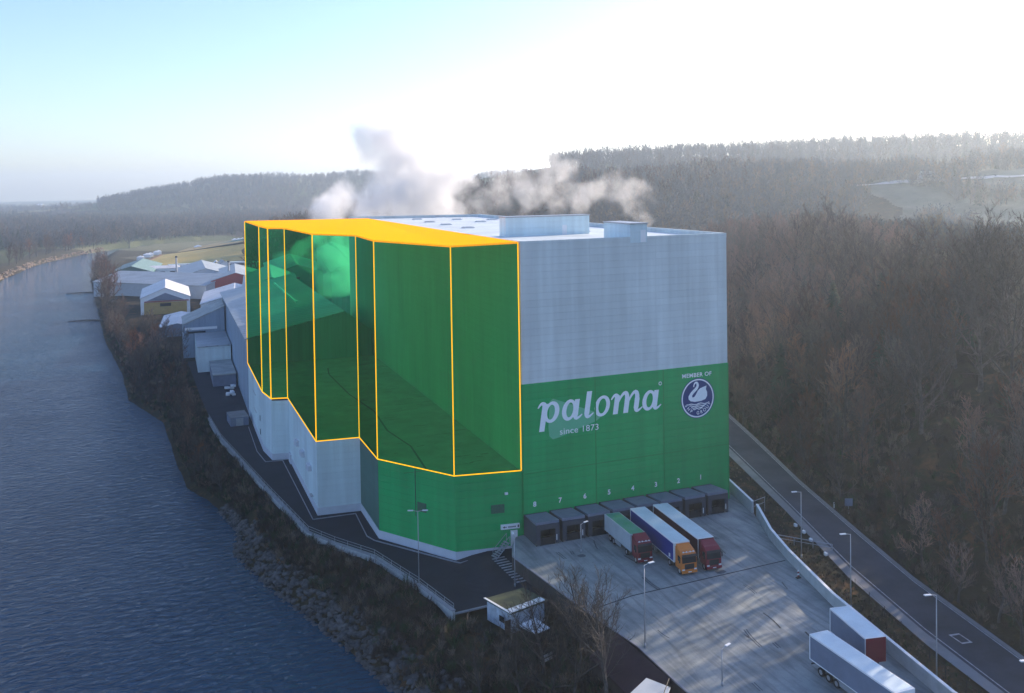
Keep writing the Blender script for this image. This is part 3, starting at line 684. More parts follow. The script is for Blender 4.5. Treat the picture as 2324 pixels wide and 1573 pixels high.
# stairs by the entrance
t = thing('entrance_stairs', 'short grey metal stairs with a handrail at the door near the zebra stripes', 'stairs', (-3.4, -1.5, 0))
b = MB(); b2 = MB()
for k in range(8): b.box((-.2-.32*k, -.25*k*.4, -.15-.24*k), (.34, 1.4, .06), .3)
kid(b, 'step', M['steel'], t)
for sy in (-.72, .72):
    b2.tube((.1, sy, 1.0), (-2.5, sy-.8, -1.0), .04); b2.tube((.1, sy, -.1), (.1, sy, 1.0), .04); b2.tube((-2.5, sy-.8, -2.0), (-2.5, sy-.8, -1.0), .04); b2.tube((-.1, sy, -.2), (-2.5, sy-.8, -2.05), .06)
kid(b2, 'handrail', M['steel'], t)

# ------------------------------------------------------------------ planned extension: tinted green volume, amber parts with added glow
t = thing('extension_volume', 'transparent green volume with amber outlines and amber top standing on the low riverside roof', 'planned extension')
tops = [47.3, 47.0, 47.5, 47.7, 48.2, 47.8, 47.9, 48.1, 48.0]
OV = [(-.35, -.1)]+off_poly(VX, .0)[1:]
OV = [(x-.16, y) if i else (x, y) for i, (x, y) in enumerate(OV)]
# nudge the outline so that it stands on the wall faces
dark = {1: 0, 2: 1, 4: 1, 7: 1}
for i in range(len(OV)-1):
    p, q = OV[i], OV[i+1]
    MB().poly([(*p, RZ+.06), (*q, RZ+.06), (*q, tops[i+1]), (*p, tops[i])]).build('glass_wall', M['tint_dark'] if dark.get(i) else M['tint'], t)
back = (.0, 119.1)
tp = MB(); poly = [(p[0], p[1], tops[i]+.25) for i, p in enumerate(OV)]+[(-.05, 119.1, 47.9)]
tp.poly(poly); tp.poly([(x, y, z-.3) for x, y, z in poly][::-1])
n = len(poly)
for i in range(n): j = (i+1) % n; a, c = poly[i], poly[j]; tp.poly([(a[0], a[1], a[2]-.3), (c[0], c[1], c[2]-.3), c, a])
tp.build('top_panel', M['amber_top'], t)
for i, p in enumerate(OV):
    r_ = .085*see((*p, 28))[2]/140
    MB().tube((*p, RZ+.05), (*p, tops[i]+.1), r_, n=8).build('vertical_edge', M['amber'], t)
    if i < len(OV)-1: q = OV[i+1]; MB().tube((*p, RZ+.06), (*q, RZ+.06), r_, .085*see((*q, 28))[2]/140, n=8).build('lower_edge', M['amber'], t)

# ------------------------------------------------------------------ vehicles
def wheel(root, x, y, r=.5, wd=.3):
    b = MB(); b.tube((x-wd/2, y, r), (x+wd/2, y, r), r, n=20); o_ = kid(b, 'wheel', M['black'], root)
    b = MB(); b.tube((x-wd/2-.01, y, r), (x+wd/2+.01, y, r), r*.55, n=16); c_ = b.build('rim', M['chrome']); c_.parent = o_
def trailer_parts(root, L, side, roof, front, rear, zt=4.0, z0=1.15, frame=None):
    # the trailer runs along +Y from y=0 (front) to y=L (rear), centred on x=0
    Wd = 2.55
    b = MB(); b.box((0, L/2, (z0+zt)/2-.03), (Wd, L, zt-z0-.1)); kid(b, 'cargo_box', side, root, bevel=.03)
    b = MB(); b.box((0, L/2, zt), (Wd+.05, L+.05, .1)); kid(b, 'roof', frame or M['white'], root, bevel=.02)
    b = MB(); b.box((0, L/2, zt+.055), (Wd-.25, L-.3, .02)); kid(b, 'roof_sheet', roof, root)
    b = MB(); b.box((0, -.03, (z0+zt)/2), (Wd-.02, .06, zt-z0)); kid(b, 'front_panel', front, root)
    b = MB(); b.box((0, L+.03, (z0+zt)/2), (Wd-.02, .06, zt-z0)); kid(b, 'rear_door', rear, root)
    b = MB()
    for s in (-1, 1): b.box((s*(Wd/2), .06, (z0+zt)/2), (.05, .14, zt-z0)); b.box((s*(Wd/2), L-.06, (z0+zt)/2), (.05, .14, zt-z0)); b.box((s*(Wd/2), L/2, z0+.05), (.06, L, .12)); b.box((s*Wd/2, L/2, zt-.09), (.06, L, .1))
    kid(b, 'corner_frame', frame or M['white'], root)
    b = MB(); b.box((-.45, L/2, .95), (.14, L-.4, .25)); b.box((.45, L/2, .95), (.14, L-.4, .25)); b.box((0, L-.15, .62), (2.3, .12, .12)); kid(b, 'chassis', M['chassis'], root)
    for s in (-1, 1): b = MB(); b.box((s*1.2, L*.52, .72), (.05, L*.28, .55)); kid(b, 'side_guard', M['steel'], root)
def cab_parts(root, paint, y1, lightbar, sunvisor=True, dark_front=False):
    # tractor in front of the trailer: y from -y1 (nose) to -.35
    y0 = -.30; yf = -y1; Wd = 2.45
    prof = [(y0, .75), (yf+.02, .55), (yf, 1.7), (yf+.22, 2.95), (yf+.75, 3.35), (y0-.05, 3.72), (y0, 3.6)]
    b = MB()
    for s, x in enumerate((-Wd/2, Wd/2)): pass
    vs = [(-Wd/2, y, z) for y, z in prof]+[(Wd/2, y, z) for y, z in prof]; n = len(prof)
    fs = [tuple(range(n)), tuple(range(2*n-1, n-1, -1))]+[(i, n+i, n+(i+1) % n, (i+1) % n) for i in range(n)]
    b.add(vs, fs); kid(b, 'cab', paint, root, bevel=.09)
    b = MB(); z0, z1 = 1.78, 2.72
    f = lambda z: yf+.22*(z-1.7)/1.25
    b.add([(-1.12, f(z0)-.03, z0), (1.12, f(z0)-.03, z0), (1.12, f(z1)-.03, z1), (-1.12, f(z1)-.03, z1), (-1.12, f(z0)+.05, z0), (1.12, f(z0)+.05, z0), (1.12, f(z1)+.05, z1), (-1.12, f(z1)+.05, z1)], [(0, 1, 2, 3), (4, 7, 6, 5), (0, 4, 5, 1), (2, 6, 7, 3), (0, 3, 7, 4), (1, 5, 6, 2)])
    kid(b, 'windscreen', M['glass'], root)
    for s in (-1, 1):
        b = MB(); b.box((s*(Wd/2+.005), yf+.85, 2.25), (.03, .75, .75)); kid(b, 'side_window', M['glass'], root)
        b = MB(); b.box((s*(Wd/2+.22), yf+.25, 2.2), (.16, .1, .7)); b.tube((s*Wd/2, yf+.25, 2.5), (s*(Wd/2+.22), yf+.25, 2.5), .025); kid(b, 'mirror', M['chassis'], root)
        b = MB(); b.box((s*.95, yf-.03, .85), (.42, .08, .22)); kid(b, 'headlight', M['lamp_glass'], root, bevel=.03)
    b = MB(); b.box((0, yf-.02, 1.28), (1.5, .06, .75)); kid(b, 'grille', M['chassis'], root)
    for k in range(4):
        pass
    b = MB(); b.box((0, yf-.04, .55), (2.45, .22, .42)); kid(b, 'bumper', paint, root, bevel=.06)
    b = MB(); b.box((0, yf-.16, .55), (.52, .02, .12)); kid(b, 'number_plate', M['white'], root)
    if sunvisor:
        b = MB(); b.add([(-1.15, yf+.12, 2.98), (1.15, yf+.12, 2.98), (1.15, yf-.2, 2.78), (-1.15, yf-.2, 2.78), (-1.15, yf+.12, 2.92), (1.15, yf+.12, 2.92), (1.15, yf-.2, 2.72), (-1.15, yf-.2, 2.72)], [(0, 3, 2, 1), (4, 5, 6, 7), (3, 7, 6, 2), (0, 1, 5, 4), (0, 4, 7, 3), (1, 2, 6, 5)]); kid(b, 'sun_visor', M['chassis'], root)
    if lightbar:
        b = MB(); b.tube((-1.0, yf+.3, 3.25), (1.0, yf+.3, 3.25), .03)
        for x in (-.8, -.3, .3, .8): b.tube((x, yf+.22, 3.3), (x, yf+.34, 3.3), .1, n=12)
        kid(b, 'light_bar', M['lamp_glass'], root)
    b = MB(); b.add([(-1.0, y0-.95, 3.45), (1.0, y0-.95, 3.45), (1.08, y0-.02, 3.95), (-1.08, y0-.02, 3.95), (-1.0, y0-.95, 3.3), (1.0, y0-.95, 3.3), (1.08, y0-.02, 3.5), (-1.08, y0-.02, 3.5)], [(0, 1, 2, 3), (4, 7, 6, 5), (0, 4, 5, 1), (2, 6, 7, 3), (0, 3, 7, 4), (1, 5, 6, 2)]); kid(b, 'air_deflector', paint, root, bevel=.03)
    for s in (-1, 1):
        b = MB(); b.box((s*1.12, yf+.75, 1.05), (.3, 1.2, .14)); kid(b, 'mudguard', paint, root)
        wheel(root, s*1.08, yf+.75, .5, .28)
def truck(name, label, loc, rz, L, cab, side, roof, front, frame, zt, y1=2.35, bar=False, axles=3):
    t = thing(name, label, 'truck', loc, rz, 'trucks parked at the loading docks')
    trailer_parts(t, L, side, roof, front, M['dgrey_tarp'], zt, frame=frame)
    cab_parts(t, cab, y1, bar)
    for s in (-1, 1):
        for k in range(axles): wheel(t, s*1.1, L-2.0-1.3*k)
        wheel(t, s*1.05, 1.6)
    return t
truck('semi_truck', 'dark red truck with pale grey sides and green-topped roof, backed to the docks', (12.6, -15.3, 0), R(-2), 9.4, M['red'], M['grey_tarp'], M['roof_green'], M['grey_tarp'], M['grey_tarp'], 3.65, 2.3, True, 2)
truck('semi_truck', 'orange truck pulling a deep blue trailer with a pale roof', (16.6, -21.2, 0), R(-3.5), 15.2, M['orange_p'], M['blue_p'], M['roof_pale'], M['white'], M['white'], 3.95, 2.35, True)
b = MB(); b.box((-1.33, 1.3, 1.75), (.03, .45, .5)); kid(b, 'door_emblem', M['white'], [o for o in col.objects if o.name.startswith('semi_truck') and o.get('label', '').startswith('orange')][0])
truck('semi_truck', 'maroon truck with dark sided pale-roofed trailer, to the right of the orange truck', (20.7, -21.3, 0), R(-4.0), 15.4, M['redder'], M['maroon'], M['roof_pale'], M['maroon'], M['white'], 3.95, 2.35, False)
t = thing('box_trailer', 'short parked trailer with a red end and pale roof against the concrete wall', 'trailer', (22.2, -54.4, 0), R(-10), 'unhitched trailers parked in the yard')
trailer_parts(t, 7.8, M['dgrey_tarp'], M['roof_pale'], M['red'], M['dgrey_tarp'], 4.0, frame=M['white'])
for s in (-1, 1):
    for k in range(2): wheel(t, s*1.1, 5.6-1.3*k)
    b = MB(); b.tube((s*.8, 1.2, 0.02), (s*.8, 1.2, .9), .07); kid(b, 'landing_leg', M['steel'], t)
t = thing('box_trailer', 'long slate grey trailer with pale roof cut off by the bottom of the view', 'trailer', (17.0, -64.3, 0), R(0), 'unhitched trailers parked in the yard')
trailer_parts(t, 13.4, M['dgrey_tarp'], M['roof_pale'], M['white'], M['dgrey_tarp'], 4.0, frame=M['white'])
for s in (-1, 1):
    for k in range(3): wheel(t, s*1.1, 11.5-1.3*k)
    b = MB(); b.tube((s*.8, 2.2, 0.02), (s*.8, 2.2, .9), .07); kid(b, 'landing_leg', M['steel'], t)

# ------------------------------------------------------------------ street lamps
def lamp(label, x, y, z, h, ang, double=False, arm=1.1):
    t = thing('street_lamp', label, 'street lamp', (x, y, z), 0, 'tall lamp posts around the yard and road')
    b = MB(); b.tube((0, 0, 0), (0, 0, .5), .14, .13); b.tube((0, 0, .5), (0, 0, h), .085, .05); kid(b, 'pole', M['steel'], t, smooth=True)
    dx, dy = math.cos(ang), math.sin(ang)
    for s in ((1, -1) if double else (1,)):
        b = MB(); b.tube((0, 0, h-.05), (s*dx*arm*.6, s*dy*arm*.6, h+.08), .04); kid(b, 'arm', M['steel'], t)
        b = MB(); b.box((s*dx*arm, s*dy*arm, h+.1), (.85, .32, .12), ang); kid(b, 'lamp_head', M['lamp_glass'], t, bevel=.03)
lamp('tall lamp post rising from the river parapet in front of the green wing', -18.9, -5.1, -3.2, 11.4, R(160), True)
lamp('lamp post beside the zebra stripes and mossy-roofed hut', -6.6, -13.2, -2, 7.4, R(80))
lamp('thin lamp post in the yard in front of the left dock gates', 5.5, -10.1, 0, 4.4, R(20))
lamp('thin lamp post in the yard behind the bare tree, near the lit concrete', .5, -39.3, 0, 10.1, R(10))
lamp('lamp post at the bottom edge of the yard, mostly below the view', 4.3, -50.2, 0, 4.2, R(20))
for (x, y), lb in zip(((35.3, -24.5), (30.6, -40.6), (27.0, -58.6), (21.6+3, -73.0)), ('lamp post behind the retaining wall, farthest one along the road', 'lamp post behind the retaining wall above the short red-ended trailer', 'lamp post between the retaining wall and the road, right of the long trailer', 'lamp post in the bottom right corner beside the road')):
    lamp(lb, x, y, -.1, 10.0, R(170))

# ------------------------------------------------------------------ retaining wall of the yard
t = thing('retaining_wall', 'pale concrete wall along the right edge of the loading yard', 'wall', (39.5, -6.8, 0))
WL = [(44.5, 14), (42.7, 5.7), (39.6, -6.2)]; WL2 = [(39.6, -7.4), (35.3, -17), (32.8, -24.7), (29.0, -39), (24.7, -63), (23.1, -80)]
def wseg(pts, h0, h1):
    b = MB()
    for i in range(len(pts)-1):
        p, q = np.array(pts[i], float), np.array(pts[i+1], float); d = (q-p)/np.linalg.norm(q-p); s = np.array([-d[1], d[0]])*.16
        b.prism([tuple(p-s), tuple(q-s), tuple(q+s), tuple(p+s)], -.5, [h0[i], h0[i+1], h0[i+1], h0[i]])
    return b
wseg(WL, [2.0]*3, 0).build('wall_panel', M['concrete'], t)
wseg(WL2, [1.9, 1.7, 1.6, 1.6, 1.7, 1.7], 0).build('wall_panel', M['concrete'], t)
b = MB()
for P_, hh in ((WL, [2.0]*3), (WL2, [1.9, 1.7, 1.6, 1.6, 1.7, 1.7])):
    for i in range(len(P_)-1):
        p, q = np.array(P_[i], float), np.array(P_[i+1], float); d = (q-p)/np.linalg.norm(q-p); s = np.array([-d[1], d[0]])*.2
        b.prism([tuple(p-s), tuple(q-s), tuple(q+s), tuple(p+s)], [hh[i]+.004, hh[i+1]+.004, hh[i+1]+.004, hh[i]+.004], [hh[i]+.1, hh[i+1]+.1, hh[i+1]+.1, hh[i]+.1])
b.build('coping', M['white'], t)
# gate rail and barrier
t = thing('steel_gate_rail', 'thin light steel rail running from the wall toward the road', 'railing', (36.5, -18, 0))
b = MB(); b.tube((-.8, .3, 1.0), (4.6, -6.4, 1.0), .06); b.tube((-.8, .3, .5), (4.6, -6.4, .5), .04)
for k in range(4): b.tube((-.8+5.4*k/3, .3-6.7*k/3, -.2), (-.8+5.4*k/3, .3-6.7*k/3, 1.0), .05)
kid(b, 'rail', M['steel'], t)
p = at(1716, 1150, 0)
t = thing('steel_handrail', 'short steel handrail at the step in the concrete wall', 'railing', (39.9, -6.8, 0))
b = MB(); b.tube((-.4, 0, 2.3), (2.4, 1.0, 2.3), .05); b.tube((2.4, 1.0, -.2), (2.4, 1.0, 2.3), .05); b.tube((-.4, 0, 1.4), (2.4, 1, 1.4), .04); kid(b, 'rail', M['steel'], t)
p = at(1812, 1312, 0)
t = thing('traffic_beacon', 'small red and white striped warning beacon by the retaining wall', 'beacon', (p[0], p[1], 0))
b = MB(); b.box((0, 0, .06), (.7, .4, .12)); kid(b, 'foot', M['black'], t)
b = MB()
for k in range(4): b.box((0, 0, .3+.25*k), (.28, .06, .25), 0, k % 2)
kid(b, 'board', [M['redder'], M['white']], t)
# fence along the road verge
t = thing('mesh_fence', 'low dark wire fence on posts between the yard wall and the road', 'fence', (30, -55, 0))
b = MB(); fl = resample([(26.6, -72), (28.9, -58), (32, -48), (35.3, -36)], 3.2)
for x, y in fl: b.tube((x-30, y+55, -.2), (x-30, y+55, 1.3), .04, n=6)
kid(b, 'post', M['chassis'], t)
b = MB()
for z in (.4, .8, 1.2):
    for i in range(len(fl)-1): b.tube((fl[i][0]-30, fl[i][1]+55, z), (fl[i+1][0]-30, fl[i+1][1]+55, z), .012, n=4)
kid(b, 'wire', M['chassis'], t)
# roadside small things
for (u, v), lb in (((1763, 1158), 'farthest'), ):
    pass
pz = [(470, 540, 'first white marker stone from the tower beside the road pavement'), (522, 582, 'white marker stone second from the warehouse on the road edge'), (565, 632, 'white marker stone third from the warehouse on the road edge'), (658, 720, 'white marker stone nearest the viewer on the road edge')]
for x, y, lb in pz:
    p = at((1800+x/2.486)*.9078, (1100+y/2.486)*.9078, 0)
    t = thing('marker_stone', lb, 'marker stone', (p[0], p[1], .03), 0, 'white marker stones along the pavement')
    b = MB(); b.prism([(-.25, -.3), (.28, -.2), (.2, .35), (-.22, .25)], 0, [.5, .42, .5, .55]); kid(b, 'stone', M['white'], t, bevel=.08)
p = at(1915, 1168, .0)
t = thing('road_sign', 'dull grey square road sign backing onto the forest edge', 'road sign', (p[0]+1, p[1], 0))
b = MB(); b.tube((0, 0, 0), (0, 0, 2.6), .05); kid(b, 'post', M['steel'], t)
b = MB(); b.box((0, -.08, 2.0), (1.3, .05, 1.3), R(-25)); kid(b, 'plate', M['dgrey_tarp'], t)
p = at(1893, 1153, .0)
t = thing('delineator_post', 'slim white roadside post left of the grey road sign', 'roadside post', (p[0], p[1], 0))
b = MB(); b.box((0, 0, .5), (.14, .1, 1.0)); kid(b, 'post', M['white'], t)
b = MB(); b.box((0, -.056, .8), (.12, .012, .18)); kid(b, 'reflector', M['chassis'], t)
p = at(2447/1.0*.9078, 1570, 0)

# ------------------------------------------------------------------ river parapet
t = thing('river_parapet', 'weathered concrete parapet and steel rail along the river side of the service path', 'parapet', (-28, 15, -3))
PE = [(-16.8, -16.0), (-19.1, -5.9), (-23, 7.1), (-28, 15.1), (-31.4, 21.7), (-36, 49.9), (-42.2, 90.6), (-44, 112)]
b = MB(); b2 = MB(); b3 = MB()
for i in range(len(PE)-1):
    p, q = np.array(PE[i], float), np.array(PE[i+1], float); d = (q-p)/np.linalg.norm(q-p); s = np.array([-d[1], d[0]])*.2
    b.prism([tuple(p-s), tuple(q-s), tuple(q+s), tuple(p+s)], -5.6, -2.55)
    b3.prism([tuple(p-s*1.5), tuple(q-s*1.5), tuple(q+s*1.5), tuple(p+s*1.5)], -2.546-.002*i, -2.42-.002*i)
    L_ = np.linalg.norm(q-p); n = int(L_/2.5)
    for k in range(n): c = p+(q-p)*k/n; b2.tube((c[0], c[1], -2.45), (c[0], c[1], -1.5), .03, n=5)
    for z in (-1.5, -1.95): b2.tube((*p, z), (*q, z), .03, n=5)
b.build('wall', M['concrete'], t); b3.build('coping', M['kerb'], t); b2.build('railing', M['steel'], t)

# ------------------------------------------------------------------ hut by the foreground trees
t = thing('flat_roofed_hut', 'small weathered white hut with mossy flat roof and white roof sheets along one edge', 'hut', (-9, -19.5, -4))
hc = [(-12.3, -17.2), (-10.7, -22.4), (-5.1, -20.7), (-6.7, -16.4)]; L2 = lambda P_, z=0: [(x+9, y+19.5) for x, y in P_]
kid(MB().prism(L2(hc), -.4, 2.85), 'wall', M['hutwall'], t)
hr = [(-12.7, -17.3), (-10.9, -22.9), (-4.7, -21.0), (-6.5, -16.1)]
rf = kid(MB().prism(L2(hr), 2.853, 3.05), 'roof', M['hutroof'], t)
kid(MB().prism(L2([(-12.8, -17.2), (-11.0, -23.0), (-10.7, -22.9), (-12.5, -17.2)]), 3.053, 3.13), 'roof_edge', M['white'], t)
for k, (a, c) in enumerate(((.02, .42), (.46, .70), (.74, .95))):
    p0 = np.array([-10.9, -22.85]); d = np.array([6.1, 1.85]); s = np.array([-.28, .95])*1.15
    P_ = [p0+d*a, p0+d*c, p0+d*c+s, p0+d*a+s]; kid(MB().prism([(x+9, y+19.5) for x, y in P_], 3.055, 3.13+.01*k), 'roof_sheet', M['white'], t)
kid(MB().box((-2.2, -3.0, 1.0), (1.0, .06, 2.0), R(17)), 'door', M['brown_clad'], t)
kid(MB().box((-2.55, -1.6, 1.6), (.06, 1.1, .8), R(17)), 'window', M['glass'], t)
t = thing('lean_to_shed', 'low dark brown shed with stained grey roof leaning against the hut', 'shed', (-8.3, -24.5, -4))
kid(MB().prism([(-1.9, -.2), (-.8, -2.4), (1.3, -1.7), (.6, .9)], -.3, 1.8), 'wall', M['brown_clad'], t)
kid(MB().prism([(-2.1, 0), (-.85, -2.7), (1.6, -1.9), (.7, 1.1)], [1.95, 1.803, 1.803, 1.95], [2.1, 1.93, 1.93, 2.1]), 'roof', M['plinth'], t)
t = thing('garden_bench', 'pale wooden bench frame among the bare trees below the hut', 'bench', (-8.9, -31.2, -4), R(20))
b = MB(); b.box((0, 0, .5), (2.4, .5, .08)); kid(b, 'seat', M['wood'], t); b = MB(); b.box((0, .27, .85), (2.4, .06, .35)); kid(b, 'backrest', M['wood'], t)
for x in (-1, 1): b = MB(); b.box((x, 0, .22), (.1, .45, .48)); kid(b, 'leg', M['wood'], t)
# pale flat-roofed cabin at the very bottom
p = at(1480, 1560, 1)
t = thing('roadside_cabin', 'pale blue-white flat roofed cabin with a dark rail at the bottom edge of the view', 'cabin', (-5.6, -52.6, -4))
kid(MB().prism([(-1.5, 2.5), (-.2, -1.2), (2.9, 2.1), (1.55, 4.55)], -.4, 5.2), 'wall', M['hutwall'], t)
kid(MB().prism([(-1.75, 2.6), (-.2, -1.5), (3.1, 2.15), (1.6, 4.8)], 5.203, 5.4), 'roof', M['grey_tarp'], t)
b = MB(); b.tube((2.95, 2.15, 5.4), (2.95, 2.15, 6.4), .05); b.tube((2.95, 2.15, 6.4), (.6, -.6, 6.4), .05); b.tube((.6, -.6, 5.4), (.6, -.6, 6.4), .05); kid(b, 'handrail', M['chassis'], t)

# ------------------------------------------------------------------ buildings behind the wing
def blk(name, label, cat, poly, z0, z1, wall, roof, ztop=None, group=None, over=.3):
    cx = sum(p[0] for p in poly)/len(poly); cy = sum(p[1] for p in poly)/len(poly)
    t = thing(name, label, cat, (cx, cy, z0 if not hasattr(z0, '__len__') else z0[0]), 0, group); zb = t.location.z
    P_ = [(x-cx, y-cy) for x, y in poly]; top = z1 if hasattr(z1, '__len__') else [z1]*len(poly)
    kid(MB().prism(P_, -.6, [z-zb for z in top]), 'wall', wall, t)
    k = [(x*(1+over/max(1, math.hypot(x, y))), y*(1+over/max(1, math.hypot(x, y)))) for x, y in P_]
    kid(MB().prism(k, [z-zb+.003 for z in top], [z-zb+.3 for z in top]), 'roof', roof, t)
    return t
def gable(name, label, cat, a, b_, wd, z0, ze, zr, wall, roof, group=None, rf=.5, windows=0):
    # ridge runs from a to b_; wd full width; rf position of the ridge across
    a, b_ = np.array(a, float), np.array(b_, float); L_ = np.linalg.norm(b_-a); d = (b_-a)/L_; s = np.array([d[1], -d[0]])
    ang = math.atan2(d[1], d[0]); t = thing(name, label, cat, (a[0], a[1], z0), ang, group)
    l, r = wd*rf, -wd*(1-rf); e = ze-z0; R_ = zr-z0
    vs = [(0, l, -.6), (0, l, e), (0, 0, R_), (0, r, e), (0, r, -.6)]; n = 5
    vs += [(L_, y, z) for _, y, z in vs]
    kid(MB().add(vs, [(0, 1, 2, 3, 4)[::-1], (5, 6, 7, 8, 9), (0, 5, 6, 1)[::-1], (3, 8, 9, 4)[::-1], (1, 6, 7, 2)[::-1], (2, 7, 8, 3)[::-1]]), 'wall', wall, t)
    for sgn, y, nm in ((1, l, 'roof'), (-1, r, 'roof')):
        yo = y*1.03; zo = e-(R_-e)*.03
        q = [(-.4, 0, R_+.02), (-.4, yo, zo+.02), (L_+.4, yo, zo+.02), (L_+.4, 0, R_+.02)]
        v = q+[(x, yy, z+.25) for x, yy, z in q]
        kid(MB().add(v, [(0, 1, 2, 3), (7, 6, 5, 4), (0, 4, 5, 1), (1, 5, 6, 2), (2, 6, 7, 3), (3, 7, 4, 0)]), nm, roof, t)
    for k in range(windows):
        kid(MB().box((L_*(k+.5)/windows, r-.03, e*.6), (L_/windows*.5, .06, e*.25)), 'window', M['glass'], t)
    return t
g_ = 'far warehouses of the mill'
mid = gable('mill_hall', 'long blue-grey mill hall with a low gable roof beside the tower', 'factory hall', (-8.0, 113.6), (-8.0, 232), 33, -3.2, 17.0, 22.6, M['blue_clad'], M['roof_metal'], rf=.78)
kid(MB().box((60, 9, 20.0-(-3.2)+2.4), (60, .5, .5)), 'ridge_duct', M['white'], mid)
# annexes between hall and river
blk('annex_block', 'pale blue-grey flat annex with parapet on the river side of the mill hall', 'annex', [(-44.6, 178), (-34.2, 178), (-34.2, 208), (-44.6, 208)], -3.2, 5.2, M['white_clad'], M['roof_metal'])
blk('low_store', 'low dark flat-roofed store in front of the pale annex', 'store', [(-41, 153), (-34.3, 153), (-34.3, 177), (-41, 177)], -3.2, .4, M['dgrey_tarp'], M['roof_dark'])
ax = blk('upper_annex', 'tall annex with white trimmed panels under a sloping dark roof behind the pale one', 'annex', [(-48.5, 209), (-34.3, 209), (-34.3, 232), (-48.5, 232)], -3.2, [8.4, 14.4, 14.4, 8.4], M['blue_clad'], M['roof_dark'])
b = MB(); b.box((-1, -11.6, 10.2), (11, .15, .9)); b.box((.5, -11.62, 7.9), (4.5, .15, 1.0)); b.box((4.5, -11.62, 6.0), (2.5, .15, .8)); kid(b, 'trim_panel', M['white'], ax)
b = MB(); b.box((-2.5, -11.62, 8.9), (6, .15, .7)); kid(b, 'window', M['glass'], ax)
t = thing('storage_container', 'low grey container standing by the path beneath the white wing', 'container', (-37.2, 105.8, -3.1), R(4))
kid(MB().box((0, 0, 1.15), (4.4, 7.2, 2.2)), 'body', M['dgrey_tarp'], t); kid(MB().box((0, 0, 2.28), (4.5, 7.3, .06)), 'roof', M['shoulder'], t); kid(MB().box((0, -3.65, 1.1), (1.8, .08, 1.9)), 'door', M['steel'], t)
for k, (x, y, sx, lb) in enumerate(((-37.5, 161, 3.4, 'pale tarpaulined pallet stack by the dark store'), (-36.2, 148.5, 2.6, 'white baled goods stack below the dark store'), (-36.8, 139.5, 2.2, 'small heap of white bags nearest the container'))):
    t = thing('goods_stack', lb, 'goods stack', (x, y, -3.1), 0, 'goods stacked outdoors by the hall')
    b = MB()
    for j in range(7): b.box((rnd.uniform(-1, 1)*sx/2, rnd.uniform(-1.5, 1.5), .3+.35*(j % 3)), (sx*.45, .9, .6), rnd.uniform(-.3, .3))
    kid(b, 'bales', M['white'] if k else M['roof_light'], t, bevel=.08)
# the group of far halls
t = gable('ochre_warehouse', 'ochre walled hall with white gable frame and red stripe by the river trees', 'warehouse', (-54.5, 338), (-54.5, 385), 22.5, -4, 4.6, 9.2, M['white'], M['roof_light'], g_)
kid(MB().box((-.12, 0, 3.2), (.2, 19.5, 6.6)), 'ochre_front', M['ochre'], t); kid(MB().box((-.3, -.5, 6.9), (.3, 20.2, .5)), 'red_stripe', M['roof_red'], t)
kid(MB().box((-.26, 0, 5.2), (.1, 5, 1.5)), 'window', M['glass'], t)
b = MB().add([(-.5, -8.6, 7.3), (-.5, 8.6, 7.3), (-.5, 0, 10.9), (-.1, -8.6, 7.3), (-.1, 8.6, 7.3), (-.1, 0, 10.9)], [(0, 1, 2), (5, 4, 3), (0, 3, 4, 1), (1, 4, 5, 2), (2, 5, 3, 0)]); kid(b, 'dark_gable', M['dgrey_tarp'], t)
gable('silver_hall', 'long silver ribbed roof hall behind the ochre warehouse', 'warehouse', (-80, 462), (-20, 405), 40, -4, 4, 8.5, M['grey_tarp'], M['roof_metal'], g_)
gable('silver_hall', 'arched silver hall in the middle of the mill roofs', 'warehouse', (-32, 440), (-32, 510), 30, -4, 5, 9.5, M['grey_tarp'], M['roof_metal'], g_)
gable('green_shed', 'pale green roofed shed close to the river trees beyond the halls', 'warehouse', (-76, 520), (-70, 590), 26, -4, 2.5, 6.5, M['dkgreen_clad'], mat('pale_green_roof', (.17, .27, .26), .7, .1, .2), g_)
gable('white_office', 'white framed office hall at the near corner of the sports field', 'building', (-66, 548), (-46, 546), 14, -4, 2.5, 4, M['white'], M['roof_light'], g_, windows=3)
gable('red_edged_hall', 'grey roofed hall with a red fascia left of the green volume', 'warehouse', (-18, 395), (-14, 460), 26, -4, 6, 10, M['roof_red'], M['roof_metal'], g_)
gable('white_tent_hall', 'bright white roofed hall just left of the green volume', 'warehouse', (-24, 318), (-20, 372), 30, -4, 2.5, 6.5, M['white'], M['roof_light'], g_)
gable('low_workshop', 'low workshop with light roof slabs between the ochre hall and the annexes', 'workshop', (-50, 262), (-48, 300), 14, -4, .5, 2, M['dgrey_tarp'], M['roof_light'], g_)
gable('long_hall', 'long dull roofed hall behind the mill hall seen through the green volume', 'factory hall', (-12, 262), (-6, 330), 24, -4, 14, 19, M['blue_clad'], M['roof_metal'], g_)
gable('long_hall', 'second long hall farther back seen through the green volume', 'factory hall', (10, 345), (16, 430), 30, -4, 12, 17, M['grey_tarp'], M['roof_metal'], g_)
gable('pipe_hall', 'dark narrow hall running off behind the tower, seen through the green volume', 'factory hall', (22, 260), (40, 420), 18, -4, 20, 24, M['blue_clad'], M['roof_dark'], g_)
sr_ = random.Random(77)
for k in range(16):
    x = sr_.uniform(-42, -12); y = sr_.uniform(385, 560); l = sr_.uniform(6, 13)
    gable('small_shed', 'small shed among the mill halls on the left', 'shed', (x, y), (x+l*sr_.uniform(-.3, .3), y+l), sr_.uniform(5, 8), -4, sr_.uniform(.5, 4), sr_.uniform(4.6, 6.5), M[sr_.choice(['blue_clad', 'ochre', 'concrete', 'white'])], M[sr_.choice(['roof_metal', 'roof_red', 'roof_light', 'roof_dark'])], 'small sheds among the mill halls')
